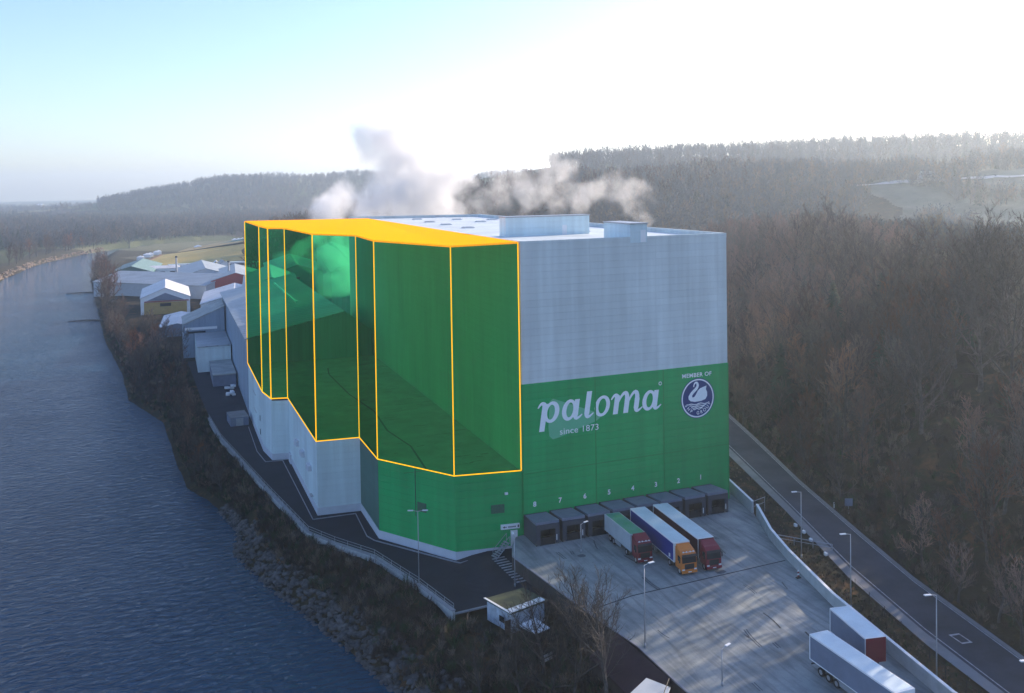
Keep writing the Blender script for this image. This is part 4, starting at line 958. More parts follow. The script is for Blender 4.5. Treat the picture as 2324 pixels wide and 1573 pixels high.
for k, (x, y) in enumerate(((-20, 420), (-48, 478), (4, 300))):
    t = thing('factory_chimney', ['slim steel chimney behind the white roofed hall', 'slim steel chimney over the silver hall', 'steel chimney behind the mill hall seen through the green volume'][k], 'chimney', (x, y, -4), 0, 'steel chimneys of the mill')
    kid(MB().tube((0, 0, 0), (0, 0, 19), .7, .5, n=12), 'stack', M['steel'], t); kid(MB().tube((0, 0, 18.2), (0, 0, 19.1), .8, n=12), 'cap', M['chassis'], t)
blk('long_shed', 'long low shed with a dark maroon roof under the left edge of the loading yard', 'shed', [(-5.6, -36.5), (-1.35, -35.5), (-.75, -47.3), (-5.2, -48)], -4, [-1.6, .05, .05, -1.6], M['brown_clad'], mat('maroon_roof', (.045, .022, .026), .85, .25, .5), over=.1)
t = thing('grandstand', 'long low covered grandstand in front of the tan sports field', 'grandstand', (-36, 575, -4), R(4))
kid(MB().box((15, 0, 1.6), (62, 8, 3.2)), 'tier', M['concrete'], t); kid(MB().box((15, 0, 6.4), (64, 10, .4)), 'roof', M['glass'], t); kid(MB().box((15, -5.2, 6.2), (64, .4, 1.2)), 'fascia', M['white'], t)
b = MB()
for k in range(8): b.tube((-15+60*k/7, -4.5, 0), (-15+60*k/7, -4.5, 6.2), .15, n=6)
kid(b, 'column', M['white'], t)
# sports fields
fd = [at(x/3.63*.9078, (400+y/3.63)*.9078, -3.6)[:2] for x, y in ((1290, 945), (1470, 868), (2290, 850), (2290, 950), (1560, 970))]
tag(filled('sports_field', [tuple(p) for p in fd], lambda x, y: H(x, y)+0.35, M['pitch']), kind='structure')
fd = [at(x/3.63*.9078, (400+y/3.63)*.9078, -3.6)[:2] for x, y in ((1600, 845), (1720, 800), (2300, 715), (2600, 715), (2600, 845))]
tag(filled('meadow', [tuple(p) for p in fd], lambda x, y: H(x, y)+0.30, mat('meadow_tan', (.36, .27, .12), .95, .2, .02)), kind='structure')
fd = [at(x/3.63*.9078, (400+y/3.63)*.9078, -3.6)[:2] for x, y in ((1780, 830), (1850, 790), (2500, 785), (2500, 838))]
tag(filled('green_pitch', [tuple(p) for p in fd], lambda x, y: H(x, y)+0.40, M['pitch2']), kind='structure')
fd = [at(x/3.63*.9078, (400+y/3.63)*.9078, -3.6)[:2] for x, y in ((1270, 950), (1460, 866), (1480, 868), (1300, 950))]
tag(filled('running_track', [tuple(p) for p in fd], lambda x, y: H(x, y)+0.45, M['sand']), kind='structure')
for k, (x, y, sc_) in enumerate(((1275, 910, 1.2), (1335, 885, 1.3), (1365, 878, 1.0), (1415, 862, 1.0), (1440, 856, 1.0), (1797, 808, 1.5), (2130, 742, 1.2), (2165, 740, 1.2), (2205, 735, 1.2), (2242, 730, 1.2))):
    p = at(x/3.63*.9078, (400+y/3.63)*.9078, -3.5); 
    lbs = ['white booth nearest the river at the tan field corner', 'larger white booth on the tan field edge', 'small white booth second along the tan field edge', 'white booth third along the tan field edge', 'white booth farthest along the tan field edge', 'white pavilion beside the green pitch', 'leftmost white tent beyond the green pitch', 'second white tent beyond the green pitch', 'third white tent beyond the green pitch', 'white tent closest to the green volume edge']
    t = thing('field_booth', lbs[k], 'booth', (p[0], p[1], -3.6), 0, 'white booths and tents round the sports fields')
    s_ = 5*sc_; kid(MB().box((0, 0, 1.4), (s_, s_*.8, 2.8)), 'wall', M['white'], t)
    kid(MB().add([(-s_/2, -s_*.4, 2.81), (s_/2, -s_*.4, 2.81), (s_/2, s_*.4, 2.81), (-s_/2, s_*.4, 2.81), (0, 0, 4.2)], [(0, 1, 4), (1, 2, 4), (2, 3, 4), (3, 0, 4)]), 'roof', M['white'], t)
t = thing('field_barrier', 'long white boundary board beyond the green pitch', 'boundary board', tuple(at(595, 550, -3.5)), R(-3))
kid(MB().box((0, 0, 1), (75, .3, 1.6)), 'board', M['white'], t); kid(MB().box((0, .3, .2), (75, .15, .5)), 'foot', M['steel'], t)
# villages far across the plain
k = 0
vr = random.Random(11)
def village(u, v, n_, spread, sz, lab):
    for j in range(n_):
        c = at(u+vr.uniform(-spread, spread), v+vr.uniform(-2, 2), -4); a = vr.uniform(0, 3); L_ = sz*vr.uniform(.7, 1.5)
        gable('village_house', lab, 'house', (c[0], c[1]), (c[0]+L_*math.cos(a), c[1]+L_*math.sin(a)), sz*.7, -4, sz*.35-4, sz*.6-4, M['white'], mat('far_roof%d' % j, vr.choice([(.35, .33, .33), (.25, .10, .07), (.6, .6, .6)]), .8, .1, .1) if j < 3 else M['roof_light'], 'small white houses far across the plain')
village(150, 472, 7, 60, 22, 'tiny pale house among the hazy trees far across the river on the left')
village(210, 482, 5, 90, 18, 'tiny pale house among the hazy trees far across the river on the left')
village(520, 478, 6, 50, 18, 'tiny pale house on the hazy plain above the sports fields')
t = thing('long_farm_hall', 'long white roofed hall far across the river on the left', 'farm hall', tuple(at(130, 503, -4)), R(-20))
kid(MB().box((0, 0, 2.5), (46, 16, 5)), 'wall', M['ochre'], t); kid(MB().box((0, 0, 5.3), (48, 18, .6)), 'roof', M['roof_light'], t)

# ------------------------------------------------------------------ trees
def tri_prism(V, Fc, p, q, r0, r1, n):
    d = q-p; L_ = np.linalg.norm(d)
    if L_ < 1e-6: return
    d = d/L_; a = np.cross(d, [0, 0, 1.]) if abs(d[2]) < .95 else np.cross(d, [1., 0, 0]); a /= np.linalg.norm(a); b = np.cross(d, a); o = len(V)
    for (c, r) in ((p, r0), (q, r1)):
        for k in range(n): t_ = 2*math.pi*k/n; V.append(c+(a*math.cos(t_)+b*math.sin(t_))*r)
    for k in range(n): Fc.append((o+k, o+(k+1) % n, o+n+(k+1) % n, o+n+k))
def rot_dir(d, ang, az):
    a = np.cross(d, [0, 0, 1.]) if abs(d[2]) < .95 else np.cross(d, [1., 0, 0]); a /= np.linalg.norm(a); b = np.cross(d, a)
    v = d*math.cos(ang)+(a*math.cos(az)+b*math.sin(az))*math.sin(ang); return v/np.linalg.norm(v)
def bare_tree(seed, h, spread=1.0, limbs=8, subs=5, twigs=5, fine=3, wt=.035, trunk_h=.3, tr=.34):
    r = random.Random(seed); TV, TF, CV, CF = [], [], [], []
    p = np.array([0., 0, -.8]); d = np.array([r.uniform(-.06, .06), r.uniform(-.06, .06), 1.]); d /= np.linalg.norm(d); rad = tr; ps = []
    n = 7
    for i in range(n):
        L_ = h*.88/n; q = p+d*L_; tri_prism(TV, TF, p, q, rad, rad*.8, 6); ps.append((p, q, rad, d)); p = q; rad *= .8; d = rot_dir(d, r.uniform(.03, .16), r.uniform(0, 6.3)); d[2] = abs(d[2])
    def quadtwig(p, d, L_, w):
        a = np.cross(d, [r.uniform(-1, 1), r.uniform(-1, 1), r.uniform(-1, 1)]); na = np.linalg.norm(a)
        if na < 1e-5: return p+d*L_
        a = a/na*w*.5; m_ = p+d*L_*.55+np.array([r.uniform(-.06, .06), r.uniform(-.06, .06), .03])*L_; q = m_+(d+np.array([0, 0, .18]))*L_*.45; o = len(CV)
        CV.extend([p-a, p+a, m_+a*.8, m_-a*.8]); CF.append((o, o+1, o+2, o+3))
        o = len(CV); CV.extend([m_-a*.8, m_+a*.8, q+a*.3, q-a*.3]); CF.append((o, o+1, o+2, o+3))
        return q
    for i in range(limbs):
        t_ = trunk_h+(1-trunk_h)*(i+.5*r.random())/limbs; k = min(n-1, int(t_*n)); bp, bq, br, bd = ps[k]; p = bp+(bq-bp)*(t_*n-k)
        az = i*2.4+r.uniform(-.5, .5); ang = r.uniform(.55, 1.0)*(1.15-.55*t_)
        d = rot_dir(bd, ang, az); L_ = h*r.uniform(.26, .36)*spread*(1.25-.75*t_); rd = br*.55
        q1 = p+d*L_*.5; d2 = d+np.array([0, 0, .35]); d2 /= np.linalg.norm(d2); q2 = q1+d2*L_*.5
        tri_prism(TV, TF, p, q1, rd, rd*.7, 5); tri_prism(TV, TF, q1, q2, rd*.7, rd*.35, 4)
        for j in range(subs):
            s = (j+.6)/subs; sp = p+(q1-p)*(s*2) if s < .5 else q1+(q2-q1)*(s*2-1); dd = d if s < .5 else d2
            sd_ = rot_dir(dd, r.uniform(.4, .9), r.uniform(0, 6.3)); sd_[2] += .25; sd_ /= np.linalg.norm(sd_); sl = L_*r.uniform(.35, .55)*(1.1-.4*s)
            sq = sp+sd_*sl; tri_prism(TV, TF, sp, sq, rd*.42, rd*.14, 3)
            for k in range(twigs):
                u = (k+.5)/twigs; tp = sp+(sq-sp)*u; td = rot_dir(sd_, r.uniform(.3, .85), r.uniform(0, 6.3)); td[2] += .2; td /= np.linalg.norm(td); tl = sl*r.uniform(.35, .6)
                tq = quadtwig(tp, td, tl, wt)
                for f in range(fine):
                    fp = tp+(tq-tp)*((f+.4)/fine); fd_ = rot_dir(td, r.uniform(.3, .8), r.uniform(0, 6.3)); quadtwig(fp, fd_, tl*r.uniform(.4, .7), wt*.6)
    return (np.array(TV), np.array(TF)), (np.array(CV), np.array(CF))
def conifer(seed, h):
    r = random.Random(seed); TV, TF, CV, CF = [], [], [], []
    tri_prism(TV, TF, np.array([0, 0, -.8]), np.array([0, 0, h*.98]), .22, .03, 6)
    n = int(h*9)
    for i in range(n):
        t_ = i/n; z = h*(.12+.88*t_); L_ = h*.24*(1-t_)**.8+.25; az = i*2.4+r.random()
        for j in range(5):
            a = az+r.uniform(-.35, .35); l = L_*r.uniform(.6, 1.1); x, y = math.cos(a), math.sin(a); px, py = -y, x; w_ = .28+.1*l; o = len(CV)
            z_ = z+r.uniform(-.2, .2); i0 = l*r.uniform(0, .5)
            CV.extend([np.array([x*i0, y*i0, z_]), np.array([x*l*.7+px*w_, y*l*.7+py*w_, z_-l*.25]), np.array([x*l, y*l, z_-l*.28]), np.array([x*l*.7-px*w_, y*l*.7-py*w_, z_-l*.35])]); CF.append((o, o+1, o+2, o+3))
    return (np.array(TV), np.array(TF)), (np.array(CV), np.array(CF))
def mkmesh(name, VF, m):
    V, Fc = VF; me = bpy.data.meshes.new(name); me.vertices.add(len(V)); me.vertices.foreach_set('co', V.astype(np.float32).ravel())
    me.loops.add(Fc.size); me.loops.foreach_set('vertex_index', Fc.astype(np.int32).ravel()); me.polygons.add(len(Fc)); me.polygons.foreach_set('loop_start', np.arange(0, Fc.size, 4, dtype=np.int32))
    me.materials.append(m); me.update(calc_edges=True); return me
def proto(seed, h, m, kind='bare', **k):
    T, C_ = bare_tree(seed, h, **k) if kind == 'bare' else conifer(seed, h)
    return mkmesh('trunk', T, M['bark']), mkmesh('crown', C_, m)
def plant_tree(pr, x, y, s, rz, label, group, name='bare_tree', cat='tree', z=None):
    e = thing(name, label, cat, (x, y, H(x, y) if z is None else z), rz, group); e.scale = (s, s, s*rnd.uniform(.9, 1.1))
    for nm, me in zip(('trunk', 'crown'), pr):
        o = bpy.data.objects.new(nm, me); col.objects.link(o); o.parent = e
    return e
PB = [proto(i, 15, M['twig_brown'], limbs=11, subs=6, twigs=6, fine=4, wt=.065, trunk_h=.22, spread=1.1) for i in range(5)]
PG = [proto(20+i, 15, M['twig_grey'], limbs=11, subs=6, twigs=6, fine=4, wt=.06, trunk_h=.25, spread=1.15) for i in range(4)]
PC = [proto(40+i, 14, M['needle'], 'conifer') for i in range(2)]
PP = [proto(60+i, 9, M['twig_pale'], limbs=12, subs=6, twigs=6, fine=4, wt=.035, trunk_h=.12, spread=1.3, tr=.16) for i in range(2)]

# hillside forest
cand = []
fr_ = random.Random(5)
y = -100.
while y < 330:
    x = lerp_line(ROADF, min(y, 260))+(0 if y < 260 else (y-260)*.30)+2.5
    while x < lerp_line(ROADF, min(y, 260))+130:
        px, py_ = x+fr_.uniform(-1.8, 1.8), y+fr_.uniform(-1.8, 1.8); x += 5.4
        z = H(px, py_); u, v, dd = see((px, py_, z+9))
        if dd < 20 or u < 1600 or u > 2420 or v > 1700: continue
        cand.append((px, py_, z, u, v, dd))
    y += 5.4
# keep a bright clearing behind the crest on the right and a gap for the low sun on the yard
def gap(px, py_):
    dx, dy = math.sin(SUN_AZ), math.cos(SUN_AZ)
    t_ = (px-3)*dx+(py_+38)*dy; o_ = abs(-(px-3)*dy+(py_+38)*dx)
    return t_ > 40 and o_ < 10
def open_(u, v, px, py_):
    e = px-lerp_line(ROADF, min(py_, 260))
    return e > 62 and u > 2050 and py_ < 160
cand = [c for c in cand if not open_(c[3], c[4], c[0], c[1]) and not (gap(c[0], c[1]) and rnd.random() < .9)]
cand.sort(key=lambda c: c[5])
near_f = cand[:150]; rest_f = cand[150:]
lb_b = 'bare brown winter tree in the dense wood on the slope right of the road'
for i, c in enumerate(near_f):
    e = c[0]-lerp_line(ROADF, min(c[1], 260)); r_ = rnd.random()
    s = rnd.uniform(.55, .8) if e < 10 else rnd.uniform(.9, 1.4)
    if r_ < .045: plant_tree(rnd.choice(PC), c[0], c[1], s, rnd.uniform(0, 6), 'dark green conifer among the bare trees on the slope right of the road', 'conifers among the bare hillside trees', 'conifer')
    else: plant_tree(rnd.choice(PB if rnd.random() < .6 else PG), c[0], c[1], s, rnd.uniform(0, 6), lb_b, 'bare trees on the slope right of the road')
def scatter(name, spots, protos_, m, parent=None):
    # one joined mesh of many plants: spots = (x, y, z, scale), protos = list of (V, F)
    VV, FF, off = [], [], 0; MI = []
    for x, y, z, s in spots:
        k = rnd.randrange(len(protos_)); Vv, Ff, mi = protos_[k]; a = rnd.uniform(0, 6.28); c_, s_ = math.cos(a), math.sin(a)
        W_ = Vv*s; W_ = np.stack([W_[:, 0]*c_-W_[:, 1]*s_+x, W_[:, 0]*s_+W_[:, 1]*c_+y, W_[:, 2]+z], -1); VV.append(W_); FF.append(Ff+off); MI.append(np.full(len(Ff), rnd.choice(mi), dtype=np.int32)); off += len(Vv)
    o = raw(name, np.concatenate(VV), np.concatenate(FF), m, np.concatenate(MI)); tag(o, kind='stuff'); return o
def merged(T, C_):
    V = np.concatenate([T[0], C_[0]]); return V, C_[1]+len(T[0]), T[1]
def lowtree(seed, h, mi, **k):
    T, C_ = bare_tree(seed, h, **k)
    tq = T[1]; return (np.concatenate([T[0], C_[0]]), np.concatenate([_quad(tq), C_[1]+len(T[0])]), mi)
def _quad(f): return f
# mid level detail for the rest of the hillside wood
LM = [lowtree(100+i, 15, [0, 0, 1], limbs=8, subs=5, twigs=5, fine=1, wt=.13, trunk_h=.22, spread=1.15) for i in range(4)]
for l in LM: pass
LT = [lowtree(120+i, 15, [0, 0, 1], limbs=8, subs=4, twigs=4, fine=0, wt=.42, trunk_h=.2, spread=1.25) for i in range(4)]
def low_con(seed, h):
    T, C_ = conifer(seed, h); sel = np.arange(0, len(C_[1]), 3); W_ = C_[0]; return (W_, C_[1][sel], [2])
LC = [low_con(140, 15)]
woodm = [M['twig_brown'], M['twig_grey'], M['needle']]
scatter('hillside_wood', [(c[0], c[1], c[2], rnd.uniform(.75, 1.2)) for c in rest_f], LM+LM+LC[:1] if False else LM, woodm)
# ridge woods farther back
spots = []
fr_ = random.Random(9)
for _ in range(15000):
    u = fr_.uniform(1150, 2450); dist = 330*(1150/330)**fr_.random()
    p = far(u, 400, dist); x, y = p[0], p[1]
    e = x-(lerp_line(ROADF, min(y, 260))+(0 if y < 260 else (y-260)*.30))
    if e < 25 or (y < 330 and e < 128): continue
    z = H(x, y); uu, vv, dd = see((x, y, z))
    if uu > 1960+60*noise.noise((x*.02, y*.02, 2)) and dd > 520 and noise.noise((x*.014, y*.014, 7)) > -.12: continue      # open pasture on the right
    spots.append((x, y, z, fr_.uniform(.7, 1.15)))
spots = spots[:7500]
woodr = [M['twig_ridge'], M['twig_grey'], M['needle']]
scatter('ridge_wood', spots, LT*12+LC, woodr)
spots = []
for _ in range(2600):
    u = fr_.uniform(1250, 2500); dist = fr_.uniform(1100, 1700); p = far(u, 400, dist); z = H(p[0], p[1])
    if z < 20: continue
    spots.append((p[0], p[1], z, fr_.uniform(1.0, 1.7)))
scatter('distant_ridge_wood', spots, LT*5+LC, woodr)
# big crest trees standing out at the right
for u, v0, dist in ((2020, 0, 232), (2110, 0, 205), (2160, 0, 215), (2205, 0, 196), (2250, 0, 205), (2290, 0, 190), (2318, 0, 200), (1960, 0, 262), (1905, 0, 285), (1840, 0, 300)):
    p = far(u, 500, dist); z = H(p[0], p[1]); s = (50.5+rnd.uniform(-1, 2)-z)/15
    if s > .4: plant_tree(rnd.choice(PG), p[0], p[1], min(1.7, s), rnd.uniform(0, 6), 'tall dark bare tree standing along the crest of the hillside wood', 'tall trees on the crest')

M['twig_dark'] = vary(mat('dark_twigs', (.075, .055, .045), .9, .4, .1, c2=(.035, .027, .025)), .3)
PD = [proto(80+i, 15, M['twig_dark'], limbs=11, subs=6, twigs=6, fine=3, wt=.055, trunk_h=.2, spread=1.45, tr=.42) for i in range(4)]
def ground_hit(u, v, d0=90, d1=450):
    d = d0
    while d < d1:
        p = far(u, v, d)
        if p[2] <= H(p[0], p[1]): return p, d
        d += 3
    return None, 0
for i, (u, v, hp_) in enumerate(((2108, 800, 320), (2160, 830, 330), (2200, 800, 330), (2240, 770, 300), (2275, 810, 330), (2312, 790, 300), (2050, 770, 260), (1985, 720, 250), (1925, 660, 200), (1868, 620, 170), (1800, 650, 160), (1748, 610, 120), (2130, 720, 220), (2010, 850, 240), (1890, 780, 210), (1715, 700, 120), (2225, 900, 260), (2300, 940, 260), (1950, 900, 200), (1780, 800, 160), (2090, 1000, 220), (1700, 860, 130))):
    p, d = ground_hit(u, v)
    if p is None: continue
    plant_tree(PD[i % 4], p[0], p[1], min(1.75, hp_*d/F/15), i*1.7, 'big dark bare tree whose forked trunk stands out in the hillside wood', 'big trees standing out in the hillside wood', z=H(p[0], p[1]))

# river bank trees on the left
bt = random.Random(21); nb = 0
for y in list(np.arange(62, 300, 5.5))+list(np.arange(300, 640, 9)):
    for k in range(2 if y < 250 else 1):
        if nb >= 130: break
        xw, xe = lerp_line(WATER, y), lerp_line(EDGE, y); xlim = xe if y > 220 else min(xe, -46)
        x = xw+1.5+(max(3, xlim-xw-2))*bt.random()
        if x > -43 and y < 200: continue
        s = bt.uniform(.38, .55) if y < 180 else (bt.uniform(.6, 1.0) if y < 360 else bt.uniform(.9, 1.35)); xlim += 9 if y > 400 else 0
        plant_tree(bt.choice(PB+PG), x, y, s, bt.uniform(0, 6), 'bare tree on the near river bank left of the mill buildings', 'bare trees on the near river bank'); nb += 1
p = at(300/1.0, 742, -4)
plant_tree(PP[0], -62, 206, .95, 1, 'pale tan bare shrub glowing among the dark bank trees', None, 'bare_shrub', 'shrub')
# far bank row
nf = 0
for y in np.arange(560, 1000, 9):
    xf = lerp_line(FARB, y)
    for k in range(1):
        if nf >= 45: break
        x = xf-6-bt.uniform(0, 14)
        plant_tree(bt.choice(PG+PB), x, y+bt.uniform(-3, 3), bt.uniform(.8, 1.35), bt.uniform(0, 6), 'bare tree lining the far bank of the river', 'bare trees on the far river bank'); nf += 1
# foreground trees round the hut
fg = [(1375, 1600, 1.15, 'forked bare tree standing in front of the yard edge, tallest of the foreground trees'), (1235, 1530, .95, 'bare tree right behind the brown shed, its crown over the yard corner'), (1300, 1590, .95, 'slender bare tree between the brown shed and the forked tree'), (1180, 1590, .7, 'low bare tree below the shed at the bottom edge'), (1325, 1480, .85, 'bare tree with pale twigs against the lit yard corner'), (1090, 1555, .6, 'small bare tree at the bottom left of the foreground trees'), (1250, 1600, .8, 'bare tree nearest the viewer at the bottom edge')]
PF = [proto(70+i, 8.5, M['twig_grey'], limbs=11, subs=6, twigs=6, fine=3, wt=.03, trunk_h=.25, spread=1.6, tr=.2) for i in range(4)]
for i, (u, v, s, lb) in enumerate(fg):
    p = at(u, v, -4); plant_tree(PF[i % 4] if i != 4 else PP[1], p[0], p[1], s*1.55, i*1.3, lb, 'foreground trees by the hut')

# brush and plain woods
def shrub(seed, n=26, h=1.0, w_=.03):
    r = random.Random(seed); CV, CF = [], []
    for i in range(n):
        a = r.uniform(0, 6.28); e = r.uniform(.1, .9); L_ = h*r.uniform(.5, 1.1); d = np.array([math.cos(a)*math.sin(e), math.sin(a)*math.sin(e), math.cos(e)]); p = np.array([r.uniform(-.15, .15), r.uniform(-.15, .15), -.1])*h
        s = np.array([-math.sin(a), math.cos(a), 0])*w_; q = p+d*L_; o = len(CV); CV.extend([p-s, p+s, q+s*.5, q-s*.5]); CF.append((o, o+1, o+2, o+3))
        for k in range(3):
            a2 = r.uniform(0, 6.28); d2 = d*.7+np.array([math.cos(a2), math.sin(a2), .2])*.5; pp = p+(q-p)*r.uniform(.35, .9); qq = pp+d2*L_*.35; s2 = s*.6; o = len(CV); CV.extend([pp-s2, pp+s2, qq+s2*.5, qq-s2*.5]); CF.append((o, o+1, o+2, o+3))
    return (np.array(CV), np.array(CF), [0, 0, 1, 2, 3])
brush_brown = mat('brush_stems', (.09, .06, .045), .9, .4, .2, c2=(.028, .022, .02)); brush_grey = mat('grey_brush_stems', (.075, .068, .062), .9, .4, .2, c2=(.025, .024, .026))
SH_ = [shrub(200+i, 26, 1.0, .022) for i in range(4)]
brush_pale = mat('pale_brush_stems', (.26, .20, .14), .9, .4, .2, c2=(.12, .09, .07)); brm = [brush_brown, brush_grey, M['ivy'], brush_pale]
spots = []
br_ = random.Random(33)
for _ in range(5200):
    y = -75+ (br_.random()**1.5)*480
    xw, xe = lerp_line(WATER, y), lerp_line(EDGE, y)
    if y < -18: xe = max(xe, lerp_line([(-3.4, -17), (-2.4, -28), (-.5, -39), (-.3, -47), (1, -80)][::-1], y)-1)
    x = xw+1.2+(xe-xw-2)*br_.random()
    if -13 < x < -4 and -24 < y < -16: continue
    if y > -12 and y < 45 and x < xw+3.5: continue
    z = H(x, y); spots.append((x, y, z, br_.uniform(.8, 2.2)))
scatter('bank_brush', spots, SH_, brm)
spots = []
for _ in range(5200):
    y = -90+br_.random()*330; x = lerp_line(ROADF, y)+1.0+75*(br_.random()**1.6)
    spots.append((x, y, H(x, y), br_.uniform(.8, 2.6)))
scatter('hillside_undergrowth', spots, SH_, brm)
# verge grass tufts between wall and road
spots = []
for _ in range(1500):
    y = -70+br_.random()*95; a = lerp_line([(24.7, -63), (29, -39), (32.8, -24.7), (35.3, -17), (39.6, -7), (42.7, 5.7), (44.5, 14), (45, 25)], y)+.5; c = lerp_line(ROADN, y)-.4
    if c > a: spots.append((a+(c-a)*br_.random(), y, -.15, br_.uniform(.2, .5)))
scatter('verge_grass', spots, SH_, brm)
# woods of the plain
spots = []
for _ in range(16000):
    u = fr_.uniform(-60, 900); dist = 640*(3600/640)**(fr_.random()); p = far(u, 440, dist); x, y = p[0], p[1]
    if 0 < y < 1165 and x > lerp_line(FARB, y)-18 and x < lerp_line(EDGE, y)+4: continue
    if x > lerp_line(EDGE, min(y, 1150))-5 and y < 900 and u < 700: continue
    if x > -90 and y < 1060 and u > 200: continue
    nn = noise.noise((x*.004, y*.0022, 4))+.35*noise.noise((x*.012, y*.008, 8))
    if nn < (-.12 if dist < 1100 else .02): continue
    spots.append((x, y, H(x, y), fr_.uniform(.8, 1.4)))
for _ in range(2600):
    u = fr_.uniform(-40, 640); dist = fr_.uniform(1020, 1900); p = far(u, 440, dist); x, y = p[0], p[1]
    if y < 1175: continue
    spots.append((x, y, H(x, y), fr_.uniform(.9, 1.4)))
rnd.shuffle(spots)
scatter('plain_woods', spots[:9000], LT*4+LC, woodr)
spots = []
for _ in range(4200):
    u = fr_.uniform(220, 1250); dist = fr_.uniform(2050, 2750); p = far(u, 400, dist); z = H(p[0], p[1])
    if z > 5: spots.append((p[0], p[1], z-4, fr_.uniform(1.0, 1.5)))
scatter('far_hill_woods', spots, LT, woodr)
# wood behind the mill seen between tower and plain
spots = []
for _ in range(1400):
    u = fr_.uniform(560, 1700); dist = fr_.uniform(560, 1100); p = far(u, 440, dist); x, y = p[0], p[1]
    if y < 520 or x < lerp_line(EDGE, min(y, 1100))+90: continue
    spots.append((x, y, H(x, y), fr_.uniform(.8, 1.3)))
scatter('valley_woods', spots, LT, woodm)

# riprap
rk = []
for i in range(6):
    r = random.Random(300+i); bm = bmesh.new(); bmesh.ops.create_icosphere(bm, subdivisions=1, radius=.5)
    for v in bm.verts: v.co = Vector((v.co.x*r.uniform(.8, 1.4), v.co.y*r.uniform(.6, 1.0), v.co.z*r.uniform(.45, .8)))
    rk.append((np.array([v.co[:] for v in bm.verts]), np.array([[v.index for v in f.verts] for f in bm.faces]), [0])); bm.free()
spots = []
for _ in range(2300):
    y = -60+br_.random()*115; xw, xe = lerp_line(WATER, y), lerp_line(EDGE, y); lim = 6.0 if y < 40 else 2.5
    x = xw-.8+lim*(br_.random()**1.3); spots.append((x, y, H(x, y)+.05, br_.uniform(.35, 1.35)))
scatter('riprap_stones', spots, rk, [M['rock']])
spots = []
for _ in range(420):
    y = 560+br_.random()*400; xf = lerp_line(FARB, y); x = xf+3-br_.random()*5; spots.append((x, y, H(x, y)+.1, br_.uniform(1, 3)))
scatter('far_bank_stones', spots, rk, [mat('pale_gravel', (.22, .17, .13), .9, .2, .3)])
# driftwood pole
p, q = at(680, 1378, -7.9), at(770, 1408, -7.4)
t = thing('driftwood_trunk', 'long bleached driftwood trunk lying at the water edge by the riprap', 'driftwood', tuple(p))
b = MB(); a_ = Vector((0, 0, 0)); e_ = Vector(q-p); m1 = e_*.3+Vector((.2, .4, .2)); m2 = e_*.7+Vector((-.2, .1, .1))
b.tube(a_, m1, .07, .12); b.tube(m1, m2, .12, .16); b.tube(m2, e_, .16, .2); kid(b, 'trunk', M['wood'], t)
b = MB(); b.tube(m2, m2+Vector((.9, 1.2, .5)), .06, .02); kid(b, 'branch', M['wood'], t)
for k, (u1, v1, u2, v2, lb) in enumerate(((155, 730, 232, 727, 'dark fallen trunk reaching into the river, lower of the two'), (150, 667, 212, 664, 'dark fallen trunk reaching into the river, farther of the two'))):
    p, q = at(u1, v1, -7.9), at(u2, v2, -7.7); t = thing('fallen_tree', lb, 'fallen tree', tuple(p)); L3 = Vector(q-p)
    b = MB(); b.tube((0, 0, 0), L3*.5+Vector((0, .8, .3)), .15, .35); b.tube(L3*.5+Vector((0, .8, .3)), L3, .35, .5); kid(b, 'trunk', M['bark'], t)
    b = MB()
    for j in range(12): f = j/12; c = L3*f; b.tube(c, c+Vector((rnd.uniform(-2, 1), rnd.uniform(-1.5, 2), rnd.uniform(.1, 1.2))), .08, .03, n=4)
    kid(b, 'branches', M['bark'], t)

# ------------------------------------------------------------------ hill house and lane
def hit(u, v, d0=380, d1=1100):
    d = d0
    while d < d1:
        p = far(u, v, d)
        if p[2] <= H(p[0], p[1]): return p
        d += 6
    return far(u, v, d1)
p = hit(2112, 412, 420); hz = H(p[0], p[1])
gable('hill_house', 'house with a long roof on the open hillside above the wood', 'house', (p[0]-8, p[1]+2), (p[0]+8, p[1]-2), 11, hz+1, hz+4.5, hz+8, M['plinth'], M['roof_dark'])
ln = []
for u in range(1930, 2560, 30):
    p = hit(u, 428-(u-1930)*.055, 420); ln.append((p[0], p[1]))
b = MB(); n = len(ln)
for i in range(n-1):
    a, c = np.array(ln[i]), np.array(ln[i+1]); d = (c-a)/np.linalg.norm(c-a); s = np.array([-d[1], d[0]])*3
    if np.linalg.norm(c-a) > 60: continue
    b.poly([(*(a-s), H(*(a-s))+2.2), (*(c-s), H(*(c-s))+2.2), (*(c+s), H(*(c+s))+2.2), (*(a+s), H(*(a+s))+2.2)])
tag(b.build('hill_lane', M['bare_road']), kind='structure')
def drape(name, u0, u1, d0, d1, m, nu=60, nd=60, lift=1.4, ragged=0):
    vs = []; fs = []
    for i in range(nd+1):
        for j in range(nu+1):
            p = far(u0+(u1-u0)*j/nu, 420, d0+(d1-d0)*i/nd); vs.append((p[0], p[1], H(p[0], p[1])+lift))
    for i in range(nd):
        for j in range(nu):
            a = i*(nu+1)+j; x_, y_ = vs[a][0], vs[a][1]
            edge = min(j/nu*1.6, i/nd*2.2, (nd-i)/nd*4)
            if ragged and noise.noise((x_*.011, y_*.011, 11))*.5+edge*1.2 < .18: continue
            fs.append((a, a+1, a+nu+2, a+nu+1))
    tag(MB().add(vs, fs).build(name, m), kind='structure')
drape('pasture', 1940, 2600, 540, 900, M['fieldmat'], nu=110, nd=90, ragged=1)
drape('clearing', 2030, 2500, 255, 340, ragged=1, m= mat('clearing_grass', (.16, .17, .07), .95, .5, .15, c2=(.05, .045, .03)))

